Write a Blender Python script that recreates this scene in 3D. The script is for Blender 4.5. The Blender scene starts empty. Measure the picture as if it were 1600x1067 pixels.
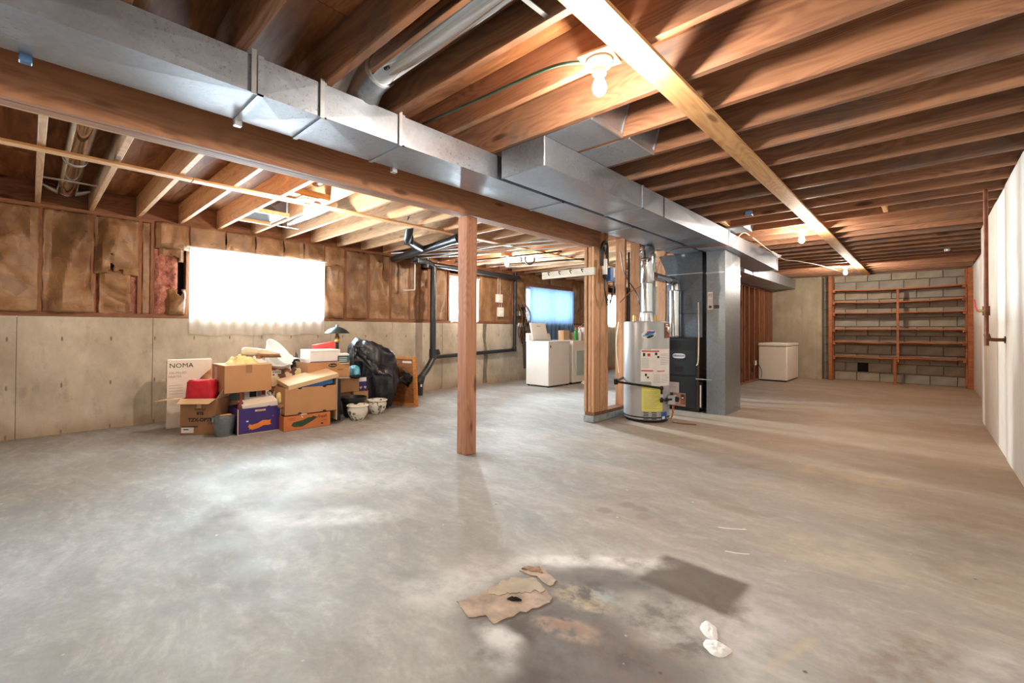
import bpy, bmesh, math, random
from mathutils import Vector, Matrix, Euler, noise as mnoise
R = math.radians
random.seed(7)
scene = bpy.context.scene
COL = scene.collection

# ---------------------------------------------------------------- camera
J = 2.309            # underside of the floor joists
SUB = 2.540          # underside of the plywood subfloor
YAW, PITCH, ROLL = 0.7466, 0.0106, 0.0045
cam_data = bpy.data.cameras.new('camera')
cam = bpy.data.objects.new('camera', cam_data)
COL.objects.link(cam)
cam_data.sensor_width = 36.0
cam_data.lens = 698.391 * 36.0 / 1600.0
cam_data.shift_y = -(533.5 - 507.4466) / 1600.0
cam_data.clip_start = 0.02
_fd = Vector((-math.sin(YAW), math.cos(YAW), 0)); _rt = Vector((math.cos(YAW), math.sin(YAW), 0)); _up = Vector((0, 0, 1))
_f = _fd * math.cos(PITCH) + _up * math.sin(PITCH)
_u = -_fd * math.sin(PITCH) + _up * math.cos(PITCH)
_r = _rt * math.cos(ROLL) + _u * math.sin(ROLL)
_u2 = -_rt * math.sin(ROLL) + _u * math.cos(ROLL)
cam.matrix_world = Matrix(((_r.x, _u2.x, -_f.x, 0), (_r.y, _u2.y, -_f.y, 0), (_r.z, _u2.z, -_f.z, 1.08), (0, 0, 0, 1)))
scene.camera = cam

# ---------------------------------------------------------------- world, lights, exposure
world = bpy.data.worlds.new('world'); scene.world = world
world.use_nodes = True
_bg = world.node_tree.nodes['Background']
_bg.inputs['Color'].default_value = (0.72, 0.85, 1.0, 1); _bg.inputs['Strength'].default_value = 3.0
scene.view_settings.view_transform = 'Standard'
scene.view_settings.look = 'None'
scene.view_settings.gamma = 1.0
scene.view_settings.use_curve_mapping = False
scene.view_settings.exposure = 0.46
scene.cycles.use_denoising = True
scene.cycles.max_bounces = 10
scene.cycles.diffuse_bounces = 6
scene.cycles.transparent_max_bounces = 12
scene.cycles.sample_clamp_indirect = 6.0
scene.cycles.caustics_reflective = False
scene.cycles.caustics_refractive = False

WIN_COL = (0.76, 0.89, 1.0)
def daylight(name, y, z, sy, sz, power, x=-6.66, col=WIN_COL):
    l = bpy.data.lights.new(name, 'AREA'); l.shape = 'RECTANGLE'; l.size = sz; l.size_y = sy
    l.energy = power; l.color = col
    o = bpy.data.objects.new(name, l); COL.objects.link(o)
    o.location = (x, y, z); o.rotation_euler = Euler((0, R(-90), 0))
    return o
daylight('daylight_big_window', 2.085, 1.63, 1.60, 0.80, 700)
daylight('daylight_narrow_window', 5.62, 1.66, 0.22, 0.80, 720)
daylight('daylight_laundry_window', 8.27, 1.60, 1.66, 0.80, 26)
daylight('daylight_far_window', 10.85, 1.55, 1.20, 0.80, 520)
daylight('daylight_rear_fill', -2.05, 1.63, 1.60, 0.80, 260)  # added fill light behind the camera, at an unseen window
BULB_E = 1350.0
BULB_COL = (1.0, 0.88, 0.74)

# ---------------------------------------------------------------- mesh helpers
class MB:
    def __init__(s): s.v = []; s.f = []; s.m = []; s.cur = 0
    def add(s, vs, fs):
        o = len(s.v); s.v += [tuple(p) for p in vs]
        for q in fs: s.f.append(tuple(i + o for i in q)); s.m.append(s.cur)
        return s
    def box(s, x0, x1, y0, y1, z0, z1, M=None):
        vs = [(x0,y0,z0),(x1,y0,z0),(x1,y1,z0),(x0,y1,z0),(x0,y0,z1),(x1,y0,z1),(x1,y1,z1),(x0,y1,z1)]
        if M is not None: vs = [M @ Vector(p) for p in vs]
        return s.add(vs, [(0,3,2,1),(4,5,6,7),(0,1,5,4),(1,2,6,5),(2,3,7,6),(3,0,4,7)])
    def tube(s, pts, r, seg=8, cap=True, smoothpath=0):
        P = [Vector(p) for p in pts]
        if smoothpath: P = catmull(P, smoothpath)
        n = len(P); rr = r if isinstance(r, (list, tuple)) else [r] * n
        if len(rr) != n: rr = [rr[0] + (rr[-1]-rr[0]) * i/(n-1) for i in range(n)]
        T = [(P[min(i+1,n-1)] - P[max(i-1,0)]).normalized() for i in range(n)]
        up = Vector((0,0,1)) if abs(T[0].z) < 0.9 else Vector((1,0,0))
        a = T[0].cross(up).normalized(); vs = []
        for i in range(n):
            a = (a - T[i] * a.dot(T[i]));
            a = a.normalized() if a.length > 1e-6 else T[i].orthogonal().normalized()
            b = T[i].cross(a)
            for k in range(seg):
                t = 2*math.pi*k/seg
                vs.append(P[i] + (a*math.cos(t) + b*math.sin(t)) * rr[i])
        fs = [(i*seg+k, i*seg+(k+1)%seg, (i+1)*seg+(k+1)%seg, (i+1)*seg+k) for i in range(n-1) for k in range(seg)]
        if cap: fs += [tuple(range(seg-1,-1,-1)), tuple((n-1)*seg+k for k in range(seg))]
        return s.add(vs, fs)
    def lathe(s, prof, seg=24, c=(0,0,0), ang=2*math.pi):
        vs = []; n = len(prof)
        for k in range(seg):
            t = ang*k/seg
            for r, z in prof: vs.append((c[0]+r*math.cos(t), c[1]+r*math.sin(t), c[2]+z))
        fs = []
        for k in range(seg):
            k2 = (k+1) % seg
            for i in range(n-1): fs.append((k*n+i, k2*n+i, k2*n+i+1, k*n+i+1))
        return s.add(vs, fs)
    def grid(s, fn, nu, nv, skip=None):
        vs = [fn(i/nu, j/nv) for j in range(nv+1) for i in range(nu+1)]
        fs = [(j*(nu+1)+i, j*(nu+1)+i+1, (j+1)*(nu+1)+i+1, (j+1)*(nu+1)+i) for j in range(nv) for i in range(nu) if not (skip and skip((i+.5)/nu,(j+.5)/nv))]
        return s.add(vs, fs)
    def prism(s, poly, off):
        n = len(poly); off = Vector(off); A = [Vector(p) for p in poly]; B = [p + off for p in A]
        fs = [tuple(range(n-1,-1,-1)), tuple(range(n, 2*n))] + [(i,(i+1)%n,n+(i+1)%n,n+i) for i in range(n)]
        return s.add(A + B, fs)
    def build(s, name, mat, parent=None, loc=None, rot=None, bevel=0, smooth=False, solid=0, subsurf=0, link=True):
        me = bpy.data.meshes.new(name); me.from_pydata([tuple(p) for p in s.v], [], s.f); me.validate()
        mats = mat if isinstance(mat, (list, tuple)) else [mat]
        for m in mats: me.materials.append(m)
        if len(mats) > 1 and len(me.polygons) == len(s.m):
            me.polygons.foreach_set('material_index', s.m)
        bm = bmesh.new(); bm.from_mesh(me)
        if bevel: bmesh.ops.bevel(bm, geom=list(bm.edges), offset=bevel, segments=1, affect='EDGES', clamp_overlap=True)
        if not solid: bmesh.ops.recalc_face_normals(bm, faces=bm.faces)
        bm.to_mesh(me); bm.free()
        if smooth:
            me.shade_smooth()
            me.set_sharp_from_angle(angle=R(smooth if smooth is not True else 40))
        o = bpy.data.objects.new(name, me)
        if link: COL.objects.link(o)
        if parent is not None: o.parent = parent
        if loc is not None: o.location = loc
        if rot is not None: o.rotation_euler = rot
        if solid:
            md = o.modifiers.new('thickness', 'SOLIDIFY'); md.thickness = solid; md.offset = 0
        if subsurf:
            md = o.modifiers.new('smooth', 'SUBSURF'); md.levels = subsurf; md.render_levels = subsurf
        return o

def catmull(P, k):
    out = []
    for i in range(len(P)-1):
        p0 = P[max(i-1,0)]; p1 = P[i]; p2 = P[i+1]; p3 = P[min(i+2,len(P)-1)]
        for j in range(k):
            t = j/k
            out.append(0.5*((2*p1)+(p2-p0)*t+(2*p0-5*p1+4*p2-p3)*t*t+(3*p1-p0-3*p2+p3)*t*t*t))
    out.append(P[-1]); return out

def bx(name, x0, x1, y0, y1, z0, z1, mat, parent=None, bevel=0.0):
    """box as an object with its origin in its middle (so object texture space is local)"""
    c = ((x0+x1)/2, (y0+y1)/2, (z0+z1)/2)
    hx, hy, hz = abs(x1-x0)/2, abs(y1-y0)/2, abs(z1-z0)/2
    return MB().box(-hx,hx,-hy,hy,-hz,hz).build(name, mat, parent, loc=c, bevel=bevel)

def beam(name, p0, p1, w, d, mat, parent=None, bevel=0.002, up=(0,0,1)):
    """timber from p0 to p1 (centre line), local x along its length; w sideways, d along up"""
    p0 = Vector(p0); p1 = Vector(p1); L = (p1-p0).length; x = (p1-p0).normalized()
    upv = Vector(up); y = upv.cross(x)
    if y.length < 1e-4: y = Vector((0,1,0))
    y.normalize(); z = x.cross(y)
    o = MB().box(-L/2,L/2,-w/2,w/2,-d/2,d/2).build(name, mat, parent, bevel=bevel)
    m = Matrix(((x.x,y.x,z.x),(x.y,y.y,z.y),(x.z,y.z,z.z))).to_4x4(); m.translation = (p0+p1)/2
    o.matrix_local = m
    return o

def thing(name, label, cat, loc=(0,0,0), rz=0.0, group=None):
    o = bpy.data.objects.new(name, None); COL.objects.link(o)
    o.location = loc; o.rotation_euler = (0,0,rz); o.empty_display_size = 0.1
    o['label'] = label; o['category'] = cat
    if group: o['group'] = group
    return o
def tag(o, label, cat, group=None):
    o['label'] = label; o['category'] = cat
    if group: o['group'] = group
    return o
def structure(o): o['kind'] = 'structure'; return o
def lab(o, label): o['label'] = label; return o

def text(name, s, size, mat, parent, loc, rot=(R(90),0,0), bold=0.0, align='CENTER', shear=0.0, sx=1.0, depth=0.0006):
    cu = bpy.data.curves.new(name, 'FONT'); cu.body = s; cu.size = size; cu.align_x = align; cu.align_y = 'CENTER'
    cu.offset = bold; cu.extrude = depth/2; cu.shear = shear; cu.resolution_u = 2
    t = bpy.data.objects.new(name, cu); COL.objects.link(t)
    dg = bpy.context.evaluated_depsgraph_get(); dg.update()
    me = bpy.data.meshes.new_from_object(t.evaluated_get(dg))
    bpy.data.objects.remove(t); bpy.data.curves.remove(cu)
    me.name = name
    me.materials.clear(); me.materials.append(mat)
    o = bpy.data.objects.new(name, me); COL.objects.link(o); o.parent = parent
    o.location = loc; o.rotation_euler = rot; o.scale = (sx,1,1)
    return o

# ---------------------------------------------------------------- material helpers
class NT:
    def __init__(s, name):
        s.mat = bpy.data.materials.new(name); s.mat.use_nodes = True
        s.t = s.mat.node_tree; s.t.nodes.clear()
        s.out = s.t.nodes.new('ShaderNodeOutputMaterial')
    def node(s, ty, **kw):
        n = s.t.nodes.new(ty)
        for k, v in kw.items(): setattr(n, k, v)
        return n
    def set(s, sock, v):
        if v is None: return
        if isinstance(v, bpy.types.NodeSocket): s.t.links.new(v, sock)
        elif isinstance(v, (tuple, list)) and sock.type == 'RGBA' and len(v) == 3: sock.default_value = (*v, 1)
        else: sock.default_value = v
    def obj(s):
        return s.node('ShaderNodeTexCoord').outputs['Object']
    def rnd(s): return s.node('ShaderNodeObjectInfo').outputs['Random']
    def map(s, vec, scale=(1,1,1), loc=(0,0,0), rot=(0,0,0)):
        n = s.node('ShaderNodeMapping'); s.set(n.inputs['Vector'], vec); n.inputs['Scale'].default_value = scale
        s.set(n.inputs['Location'], loc); n.inputs['Rotation'].default_value = rot
        return n.outputs[0]
    def vadd(s, a, b):
        n = s.node('ShaderNodeVectorMath', operation='ADD'); s.set(n.inputs[0], a); s.set(n.inputs[1], b); return n.outputs[0]
    def vscale(s, a, f):
        n = s.node('ShaderNodeVectorMath', operation='SCALE'); s.set(n.inputs[0], a); s.set(n.inputs['Scale'], f); return n.outputs[0]
    def sep(s, v):
        n = s.node('ShaderNodeSeparateXYZ'); s.set(n.inputs[0], v); return n.outputs
    def noise(s, vec, scale, detail=4, rough=0.55, dist=0.0, color=False):
        n = s.node('ShaderNodeTexNoise'); s.set(n.inputs['Vector'], vec); n.inputs['Scale'].default_value = scale
        n.inputs['Detail'].default_value = detail; n.inputs['Roughness'].default_value = rough; n.inputs['Distortion'].default_value = dist
        return n.outputs['Color' if color else 'Fac']
    def voro(s, vec, scale, feature='F1', out='Distance', rnd=1.0):
        n = s.node('ShaderNodeTexVoronoi', feature=feature); s.set(n.inputs['Vector'], vec); n.inputs['Scale'].default_value = scale
        n.inputs['Randomness'].default_value = rnd
        return n.outputs[out]
    def m(s, op, a, b=None, c=None, clamp=False):
        n = s.node('ShaderNodeMath', operation=op, use_clamp=clamp); s.set(n.inputs[0], a)
        if b is not None: s.set(n.inputs[1], b)
        if c is not None: s.set(n.inputs[2], c)
        return n.outputs[0]
    def rng(s, v, a, b, c=0.0, d=1.0, smooth=False):
        n = s.node('ShaderNodeMapRange'); n.interpolation_type = 'SMOOTHSTEP' if smooth else 'LINEAR'
        s.set(n.inputs[0], v); n.inputs[1].default_value = a; n.inputs[2].default_value = b; n.inputs[3].default_value = c; n.inputs[4].default_value = d
        return n.outputs[0]
    def ramp(s, fac, stops):
        n = s.node('ShaderNodeValToRGB'); s.set(n.inputs[0], fac); e = n.color_ramp.elements
        while len(e) < len(stops): e.new(0.5)
        for el, (p, c) in zip(e, stops): el.position = p; el.color = (*c, 1)
        return n.outputs[0]
    def mix(s, fac, a, b, mode='MIX'):
        n = s.node('ShaderNodeMix', data_type='RGBA', blend_type=mode); s.set(n.inputs[0], fac); s.set(n.inputs[6], a); s.set(n.inputs[7], b)
        return n.outputs[2]
    def bump(s, h, strength=0.3, dist=0.01, normal=None):
        n = s.node('ShaderNodeBump'); n.inputs['Strength'].default_value = strength; n.inputs['Distance'].default_value = dist
        s.set(n.inputs['Height'], h)
        if normal is not None: s.set(n.inputs['Normal'], normal)
        return n.outputs[0]
    def pbr(s, color, rough=0.7, metal=0.0, normal=None, spec=None, **kw):
        n = s.node('ShaderNodeBsdfPrincipled'); s.set(n.inputs['Base Color'], color); s.set(n.inputs['Roughness'], rough); s.set(n.inputs['Metallic'], metal)
        if normal is not None: s.set(n.inputs['Normal'], normal)
        if spec is not None: n.inputs['Specular IOR Level'].default_value = spec
        for k, v in kw.items(): s.set(n.inputs[k.replace('_',' ')], v)
        s.t.links.new(n.outputs[0], s.out.inputs[0]); s.bsdf = n
        return s.mat
    def shader(s, sock): s.t.links.new(sock, s.out.inputs[0]); return s.mat

def lin(r, g, b):
    f = lambda c: (c/255/12.92) if c/255 <= 0.04045 else ((c/255+0.055)/1.055)**2.4
    return (f(r), f(g), f(b))

def plain(name, col, rough=0.6, metal=0.0, var=0.12, scale=8.0, bump=0.0, spec=None):
    t = NT(name); v = t.vadd(t.obj(), t.vscale(t.rnd(), 13.0) if False else (0,0,0))
    n = t.noise(v, scale, 5)
    c = t.mix(t.rng(n, .3, .7), tuple(x*(1-var) for x in col), tuple(min(1,x*(1+var)) for x in col))
    nm = t.bump(t.noise(v, scale*6, 3), bump, 0.004) if bump else None
    return t.pbr(c, rough, metal, nm, spec)

def wood(name, dark, light, knot=True, grain=1.0, rough=0.65, mold_shade=0.0, vary=0.35):
    t = NT(name); r = t.rnd()
    off = t.node('ShaderNodeCombineXYZ'); t.set(off.inputs[0], t.m('MULTIPLY', r, 37.0)); t.set(off.inputs[1], t.m('MULTIPLY', r, 11.0)); t.set(off.inputs[2], t.m('MULTIPLY', r, 5.3))
    v = t.vadd(t.obj(), off.outputs[0])
    warp = t.noise(t.map(v, (1.1, 5, 5)), 1.0, 2, color=True)
    v2 = t.vadd(v, t.vscale(warp, 0.06))
    g1 = t.noise(t.map(v2, (0.55*grain, 13*grain, 13*grain)), 1.6, 5, 0.6)
    w = t.node('ShaderNodeTexWave', wave_type='BANDS', bands_direction='Z', wave_profile='SIN')
    t.set(w.inputs['Vector'], t.map(v2, (0.28, 1.0, 1.0))); w.inputs['Scale'].default_value = 9.0*grain; w.inputs['Distortion'].default_value = 7.0
    w.inputs['Detail'].default_value = 2.0; w.inputs['Detail Scale'].default_value = 1.2
    fine = t.noise(t.map(v, (3, 120, 120)), 1.0, 2)
    cn = t.noise(t.map(v2, (0.42, 2.6, 2.6)), 1.6, 2, .5)
    ring = t.m('MULTIPLY', t.m('ADD', t.m('SINE', t.m('MULTIPLY', cn, 150.0*grain)), 1.0), .5)
    fac = t.m('ADD', t.m('MULTIPLY', g1, 0.76), t.m('ADD', t.m('MULTIPLY', ring, 0.13), t.m('MULTIPLY', fine, 0.13)))
    c = t.ramp(fac, [(0.26, dark), (0.52, tuple((a*.45+b*.55) for a,b in zip(dark,light))), (0.80, light)])
    if knot:
        kd = t.voro(t.map(v, (1.5, 5.5, 5.5)), 1.0)
        kf = t.m('MULTIPLY', t.rng(kd, 0.06, 0.15, 1.0, 0.0, True), t.rng(t.voro(t.map(v, (1.5, 5.5, 5.5)), 1.0, out='Color'), 0, 1) if False else 1.0)
        c = t.mix(t.m('MULTIPLY', kf, 0.8), c, tuple(x*0.28 for x in dark))
    tone = t.rng(r, 0, 1, 1.0-vary, 1.0+vary*0.45)
    hs = t.node('ShaderNodeHueSaturation'); t.set(hs.inputs['Value'], tone); t.set(hs.inputs['Color'], c); hs.inputs['Saturation'].default_value = 1.0
    c = hs.outputs[0]
    if mold_shade:
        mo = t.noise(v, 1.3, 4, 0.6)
        c = t.mix(t.m('MULTIPLY', t.rng(mo, 0.52, 0.72), mold_shade), c, (0.12, 0.11, 0.105))
    nm = t.bump(fac, 0.25, 0.003)
    return t.pbr(c, rough, 0, nm, 0.3)

def emission(name, col, strength):
    t = NT(name); e = t.node('ShaderNodeEmission'); t.set(e.inputs[0], col); e.inputs[1].default_value = strength
    return t.shader(e.outputs[0])

def fabric_sheer(name, col, transp, var=0.1):
    t = NT(name)
    v = t.obj(); n = t.noise(t.map(v, (40, 40, 2.5)), 1.0, 3)
    c = t.mix(n, tuple(x*(1-var) for x in col), col)
    d = t.node('ShaderNodeBsdfDiffuse'); t.set(d.inputs[0], c)
    tl = t.node('ShaderNodeBsdfTranslucent'); t.set(tl.inputs[0], c)
    tr = t.node('ShaderNodeBsdfTransparent')
    m1 = t.node('ShaderNodeMixShader'); m1.inputs[0].default_value = 0.6; t.set(m1.inputs[1], d.outputs[0]); t.set(m1.inputs[2], tl.outputs[0])
    m2 = t.node('ShaderNodeMixShader'); m2.inputs[0].default_value = transp; t.set(m2.inputs[1], m1.outputs[0]); t.set(m2.inputs[2], tr.outputs[0])
    return t.shader(m2.outputs[0])

def glass(name):
    t = NT(name); lw = t.node('ShaderNodeLayerWeight'); lw.inputs[0].default_value = 0.35
    g = t.node('ShaderNodeBsdfGlossy'); g.inputs['Roughness'].default_value = 0.03
    tr = t.node('ShaderNodeBsdfTransparent'); tr.inputs[0].default_value = (0.95, 0.98, 0.97, 1)
    m = t.node('ShaderNodeMixShader'); t.set(m.inputs[0], t.m('MULTIPLY', lw.outputs['Fresnel'], 0.8)); t.set(m.inputs[1], tr.outputs[0]); t.set(m.inputs[2], g.outputs[0])
    return t.shader(m.outputs[0])

# ---------------------------------------------------------------- materials
M = {}
M['joist'] = wood('joist_wood', lin(108,70,51), lin(174,126,94), mold_shade=0.8)  # mold made heavier and base darker to imitate shade between the joists
M['joist_lit'] = wood('joist_wood_lit', lin(172,126,90), lin(230,190,150))  # paler copy of the joist wood, window bounce light put into the colour
M['strap'] = wood('strapping_wood', lin(176,122,76), lin(232,188,134), vary=0.2)
M['girder'] = wood('girder_wood', lin(140,92,66), lin(186,136,102), vary=0.12, grain=0.8)
M['post'] = wood('post_wood', lin(146,94,70), lin(200,148,118), vary=0.12, grain=1.3)
M['stud'] = wood('stud_wood', lin(158,108,76), lin(214,166,126), vary=0.25, grain=1.4)
M['stud_red'] = wood('stud_wood_red', lin(98,60,40), lin(156,104,72), vary=0.2, grain=1.2)
M['shelfwood'] = wood('shelf_wood', lin(132,72,42), lin(194,120,76), vary=0.2, grain=1.2)
M['greywood'] = wood('weathered_board', lin(190,180,166), lin(236,230,220), vary=0.05, grain=1.3)
M['panel_wood'] = wood('framed_panel_wood', lin(104,62,32), lin(164,106,60), knot=False, vary=0.1)
M['frame_wood'] = wood('honey_frame_wood', lin(158,96,46), lin(216,150,84), knot=False, vary=0.1, grain=1.6)

def plywood():
    t = NT('plywood'); v = t.vadd(t.obj(), t.vscale(t.node('ShaderNodeCombineXYZ').outputs[0], 1))
    r = t.rnd(); off = t.node('ShaderNodeCombineXYZ'); t.set(off.inputs[0], t.m('MULTIPLY', r, 20.)); t.set(off.inputs[1], t.m('MULTIPLY', r, 9.))
    v = t.vadd(t.obj(), off.outputs[0])
    g = t.noise(t.map(v, (0.9, 7, 7)), 1.6, 6, .62, 0.8)
    c = t.ramp(g, [(.3, lin(92,54,32)), (.55, lin(140,90,54)), (.75, lin(178,128,80))])
    return t.pbr(c, .7, 0, t.bump(g, .15, .003), .3)
M['ply'] = plywood()

def concrete_floor():
    t = NT('concrete_floor'); v = t.obj()
    warp = t.noise(v, 1.7, 3, color=True)
    vw = t.vadd(v, t.vscale(warp, 0.35))
    streak = t.noise(t.map(vw, (0.55, 1.7, 1), rot=(0,0,R(28))), 1.5, 7, .62)
    blot = t.noise(v, 0.55, 4, .6)
    fine = t.noise(v, 34, 5, .7)
    c = t.ramp(streak, [(.2, lin(130,129,128)), (.5, lin(160,158,155)), (.78, lin(186,185,183))])
    warm = t.mix(t.rng(blot, .42, .62), (1,1,1), (0.97,0.93,0.87))
    c = t.mix(1.0, c, warm, 'MULTIPLY')
    mid = t.noise(t.map(vw, (1.0, 2.2, 1), rot=(0,0,R(28))), 6.5, 6, .68)
    c = t.mix(t.m('MULTIPLY', t.rng(mid, .42, .72), .34), c, lin(112,109,106))
    c = t.mix(t.m('MULTIPLY', t.rng(mid, .46, .25), .26), c, lin(216,214,210))
    c = t.mix(t.m('MULTIPLY', t.rng(fine, .35, .7), .26), c, (0.16,0.15,0.14))
    x, y, z = t.sep(t.vadd(v, t.vscale(t.noise(v, 9, 4, color=True), 0.05)))
    x = t.m('SUBTRACT', x, 0.025); y = t.m('SUBTRACT', y, 0.025)
    # warm bulb tint and shading painted into the floor towards furnace and right wall
    bulb_tint = t.m('MULTIPLY', t.rng(t.m('ADD', x, t.m('MULTIPLY', t.m('SUBTRACT', blot, .5), 3.0)), -3.0, -0.9), t.rng(t.m('ADD', y, t.m('MULTIPLY', t.m('SUBTRACT', streak, .5), 3.0)), 1.2, 5.0))
    c = t.mix(t.m('MULTIPLY', bulb_tint, .62), c, lin(170,132,94))
    def rect(cx, cy, w, h, soft, a=0.0):
        dx = t.m('SUBTRACT', x, cx); dy = t.m('SUBTRACT', y, cy); ca, sa = math.cos(a), math.sin(a)
        u = t.m('ABSOLUTE', t.m('ADD', t.m('MULTIPLY', dx, ca), t.m('MULTIPLY', dy, sa)))
        w2 = t.m('ABSOLUTE', t.m('SUBTRACT', t.m('MULTIPLY', dy, ca), t.m('MULTIPLY', dx, sa)))
        return t.m('MULTIPLY', t.rng(u, w/2-soft, w/2+soft, 1, 0, True), t.rng(w2, h/2-soft, h/2+soft, 1, 0, True))
    def ell(cx, cy, rx, ry, soft, a=0.0):
        dx = t.m('SUBTRACT', x, cx); dy = t.m('SUBTRACT', y, cy); ca, sa = math.cos(a), math.sin(a)
        u = t.m('DIVIDE', t.m('ADD', t.m('MULTIPLY', dx, ca), t.m('MULTIPLY', dy, sa)), rx)
        w2 = t.m('DIVIDE', t.m('SUBTRACT', t.m('MULTIPLY', dy, ca), t.m('MULTIPLY', dx, sa)), ry)
        d = t.m('SQRT', t.m('ADD', t.m('MULTIPLY', u, u), t.m('MULTIPLY', w2, w2)))
        return t.rng(d, 1-soft, 1+soft, 1, 0, True)
    patchy = t.rng(t.noise(v, 6, 5, .65), .35, .62)
    patchy2 = t.rng(t.noise(v, 14, 4, .6), .4, .6)
    def put(mask, col, amt, pat=None):
        nonlocal c
        f = t.m('MULTIPLY', mask, amt)
        if pat is not None: f = t.m('MULTIPLY', f, pat)
        c = t.mix(f, c, col)
    # halo of efflorescence and the dark damp field of the lifted tiles
    put(ell(-0.93, 1.52, .62, .46, .35, R(40)), lin(222,217,212), .55, patchy)
    put(ell(-0.92, 1.40, .46, .40, .22, R(35)), lin(98,91,87), .8)
    put(rect(-0.98, 1.63, .36, .40, .05), lin(90,83,79), .85, patchy)
    put(rect(-1.06, 1.30, .46, .34, .07), lin(104,94,88), .8, patchy)
    put(ell(-0.86, 1.22, .33, .25, .3), lin(84,76,72), .85, patchy)
    put(ell(-0.72, 1.36, .2, .16, .4), lin(122,104,94), .6, patchy2)
    put(ell(-0.70, 1.62, .22, .15, .5), lin(205,198,190), .6, patchy)
    put(rect(-0.735, 1.95, .37, .29, .025), lin(84,72,62), .86)
    put(rect(-0.60, 1.86, .20, .16, .05), lin(92,80,70), .6, patchy2)
    put(ell(-1.02, 1.52, .12, .07, .4), lin(186,170,140), .8, patchy2)
    put(ell(-0.95, 1.60, .07, .045, .5), lin(160,172,172), .6, patchy2)
    put(ell(-0.96, 1.33, .12, .055, .4, R(20)), lin(172,146,126), .9, patchy2)
    put(ell(-0.96, 1.34, .07, .03, .5, R(20)), lin(128,98,78), .7, patchy2)
    put(ell(-1.10, 1.135, .10, .05, .5), lin(214,212,210), .9, patchy)
    put(ell(-1.05, 1.05, .09, .07, .6), lin(196,194,192), .7, patchy)
    put(ell(-1.14, 1.80, .33, .05, .5, R(40)), lin(232,228,224), .7, patchy)
    put(ell(-1.50, 1.18, .1, .26, .6, R(-20)), lin(214,212,208), .5, patchy)
    # feet marks of an appliance, water marks, chalk lines
    for cx, cy in ((-1.413,2.35),(-1.36,2.525),(-1.27,2.515),(-1.20,2.44)): put(ell(cx, cy, .045, .05, .35), lin(128,114,102), .6)
    put(rect(-1.3, 2.42, .42, .46, .012), lin(150,136,124), .35, patchy)
    put(ell(-1.13, 3.84, .20, .09, .35, R(35)), lin(132,108,88), .65, patchy)
    put(ell(-0.98, 3.00, .24, .09, .4, R(-30)), lin(142,122,102), .55, patchy)
    put(rect(-0.42, 4.18, .62, .30, .06), lin(196,172,136), .65, patchy)
    put(ell(-2.95, 0.78, .30, .07, .5, R(10)), lin(118,116,116), .6, patchy)
    put(ell(-2.55, 1.15, .42, .12, .5, R(48)), lin(232,232,232), .6, patchy)
    put(ell(-3.1, 1.4, .55, .22, .6, R(50)), lin(222,222,222), .5, patchy)
    put(ell(-1.75, 0.95, .22, .10, .5), lin(132,128,124), .5, patchy)
    put(ell(-2.05, 0.55, .3, .06, .5, R(60)), lin(138,136,136), .5, patchy)
    put(ell(-0.35, 2.65, .30, .20, .35, R(20)), lin(196,178,154), .4, patchy)
    put(ell(0.10, 3.2, .25, .5, .4), lin(122,106,92), .5, patchy)
    put(ell(-0.05, 1.95, .1, .3, .5, R(-15)), lin(120,96,76), .5, patchy2)
    put(ell(0.16, 2.05, .08, .24, .5, R(-15)), lin(206,200,194), .6, patchy)
    put(rect(-0.33, 1.75, .03, .30, .015, R(-18)), lin(190,170,146), .4)
    put(rect(-0.78, 2.62, .010, .13, .006, R(-60)), lin(230,226,222), .7)
    put(rect(-0.68, 2.35, .010, .11, .006, R(-60)), lin(230,226,222), .7)
    put(ell(-0.34, 1.42, .09, .03, .6, R(20)), lin(70,66,64), .8, patchy2)
    # specks
    sp = t.voro(v, 5.5); put(t.rng(sp, .02, .05, 1, 0), lin(60,52,46), .8, t.rng(t.noise(v, 3, 2), .5, .56))
    sp2 = t.voro(t.map(v, loc=(3,7,0)), 7.0); put(t.rng(sp2, .02, .06, 1, 0), lin(236,234,230), .8, t.rng(t.noise(v, 2.3, 2), .52, .58))
    cr = t.voro(vw, 0.45, 'DISTANCE_TO_EDGE'); put(t.rng(cr, .0, .004, 1, 0), lin(112,106,100), .05)
    h = t.m('ADD', t.m('MULTIPLY', streak, .7), t.m('MULTIPLY', fine, .3))
    rough = t.rng(t.noise(v, 3, 4), .3, .7, .55, .75)
    return t.pbr(c, rough, 0, t.bump(h, .22, .006), .35)
M['floor'] = concrete_floor()

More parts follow.
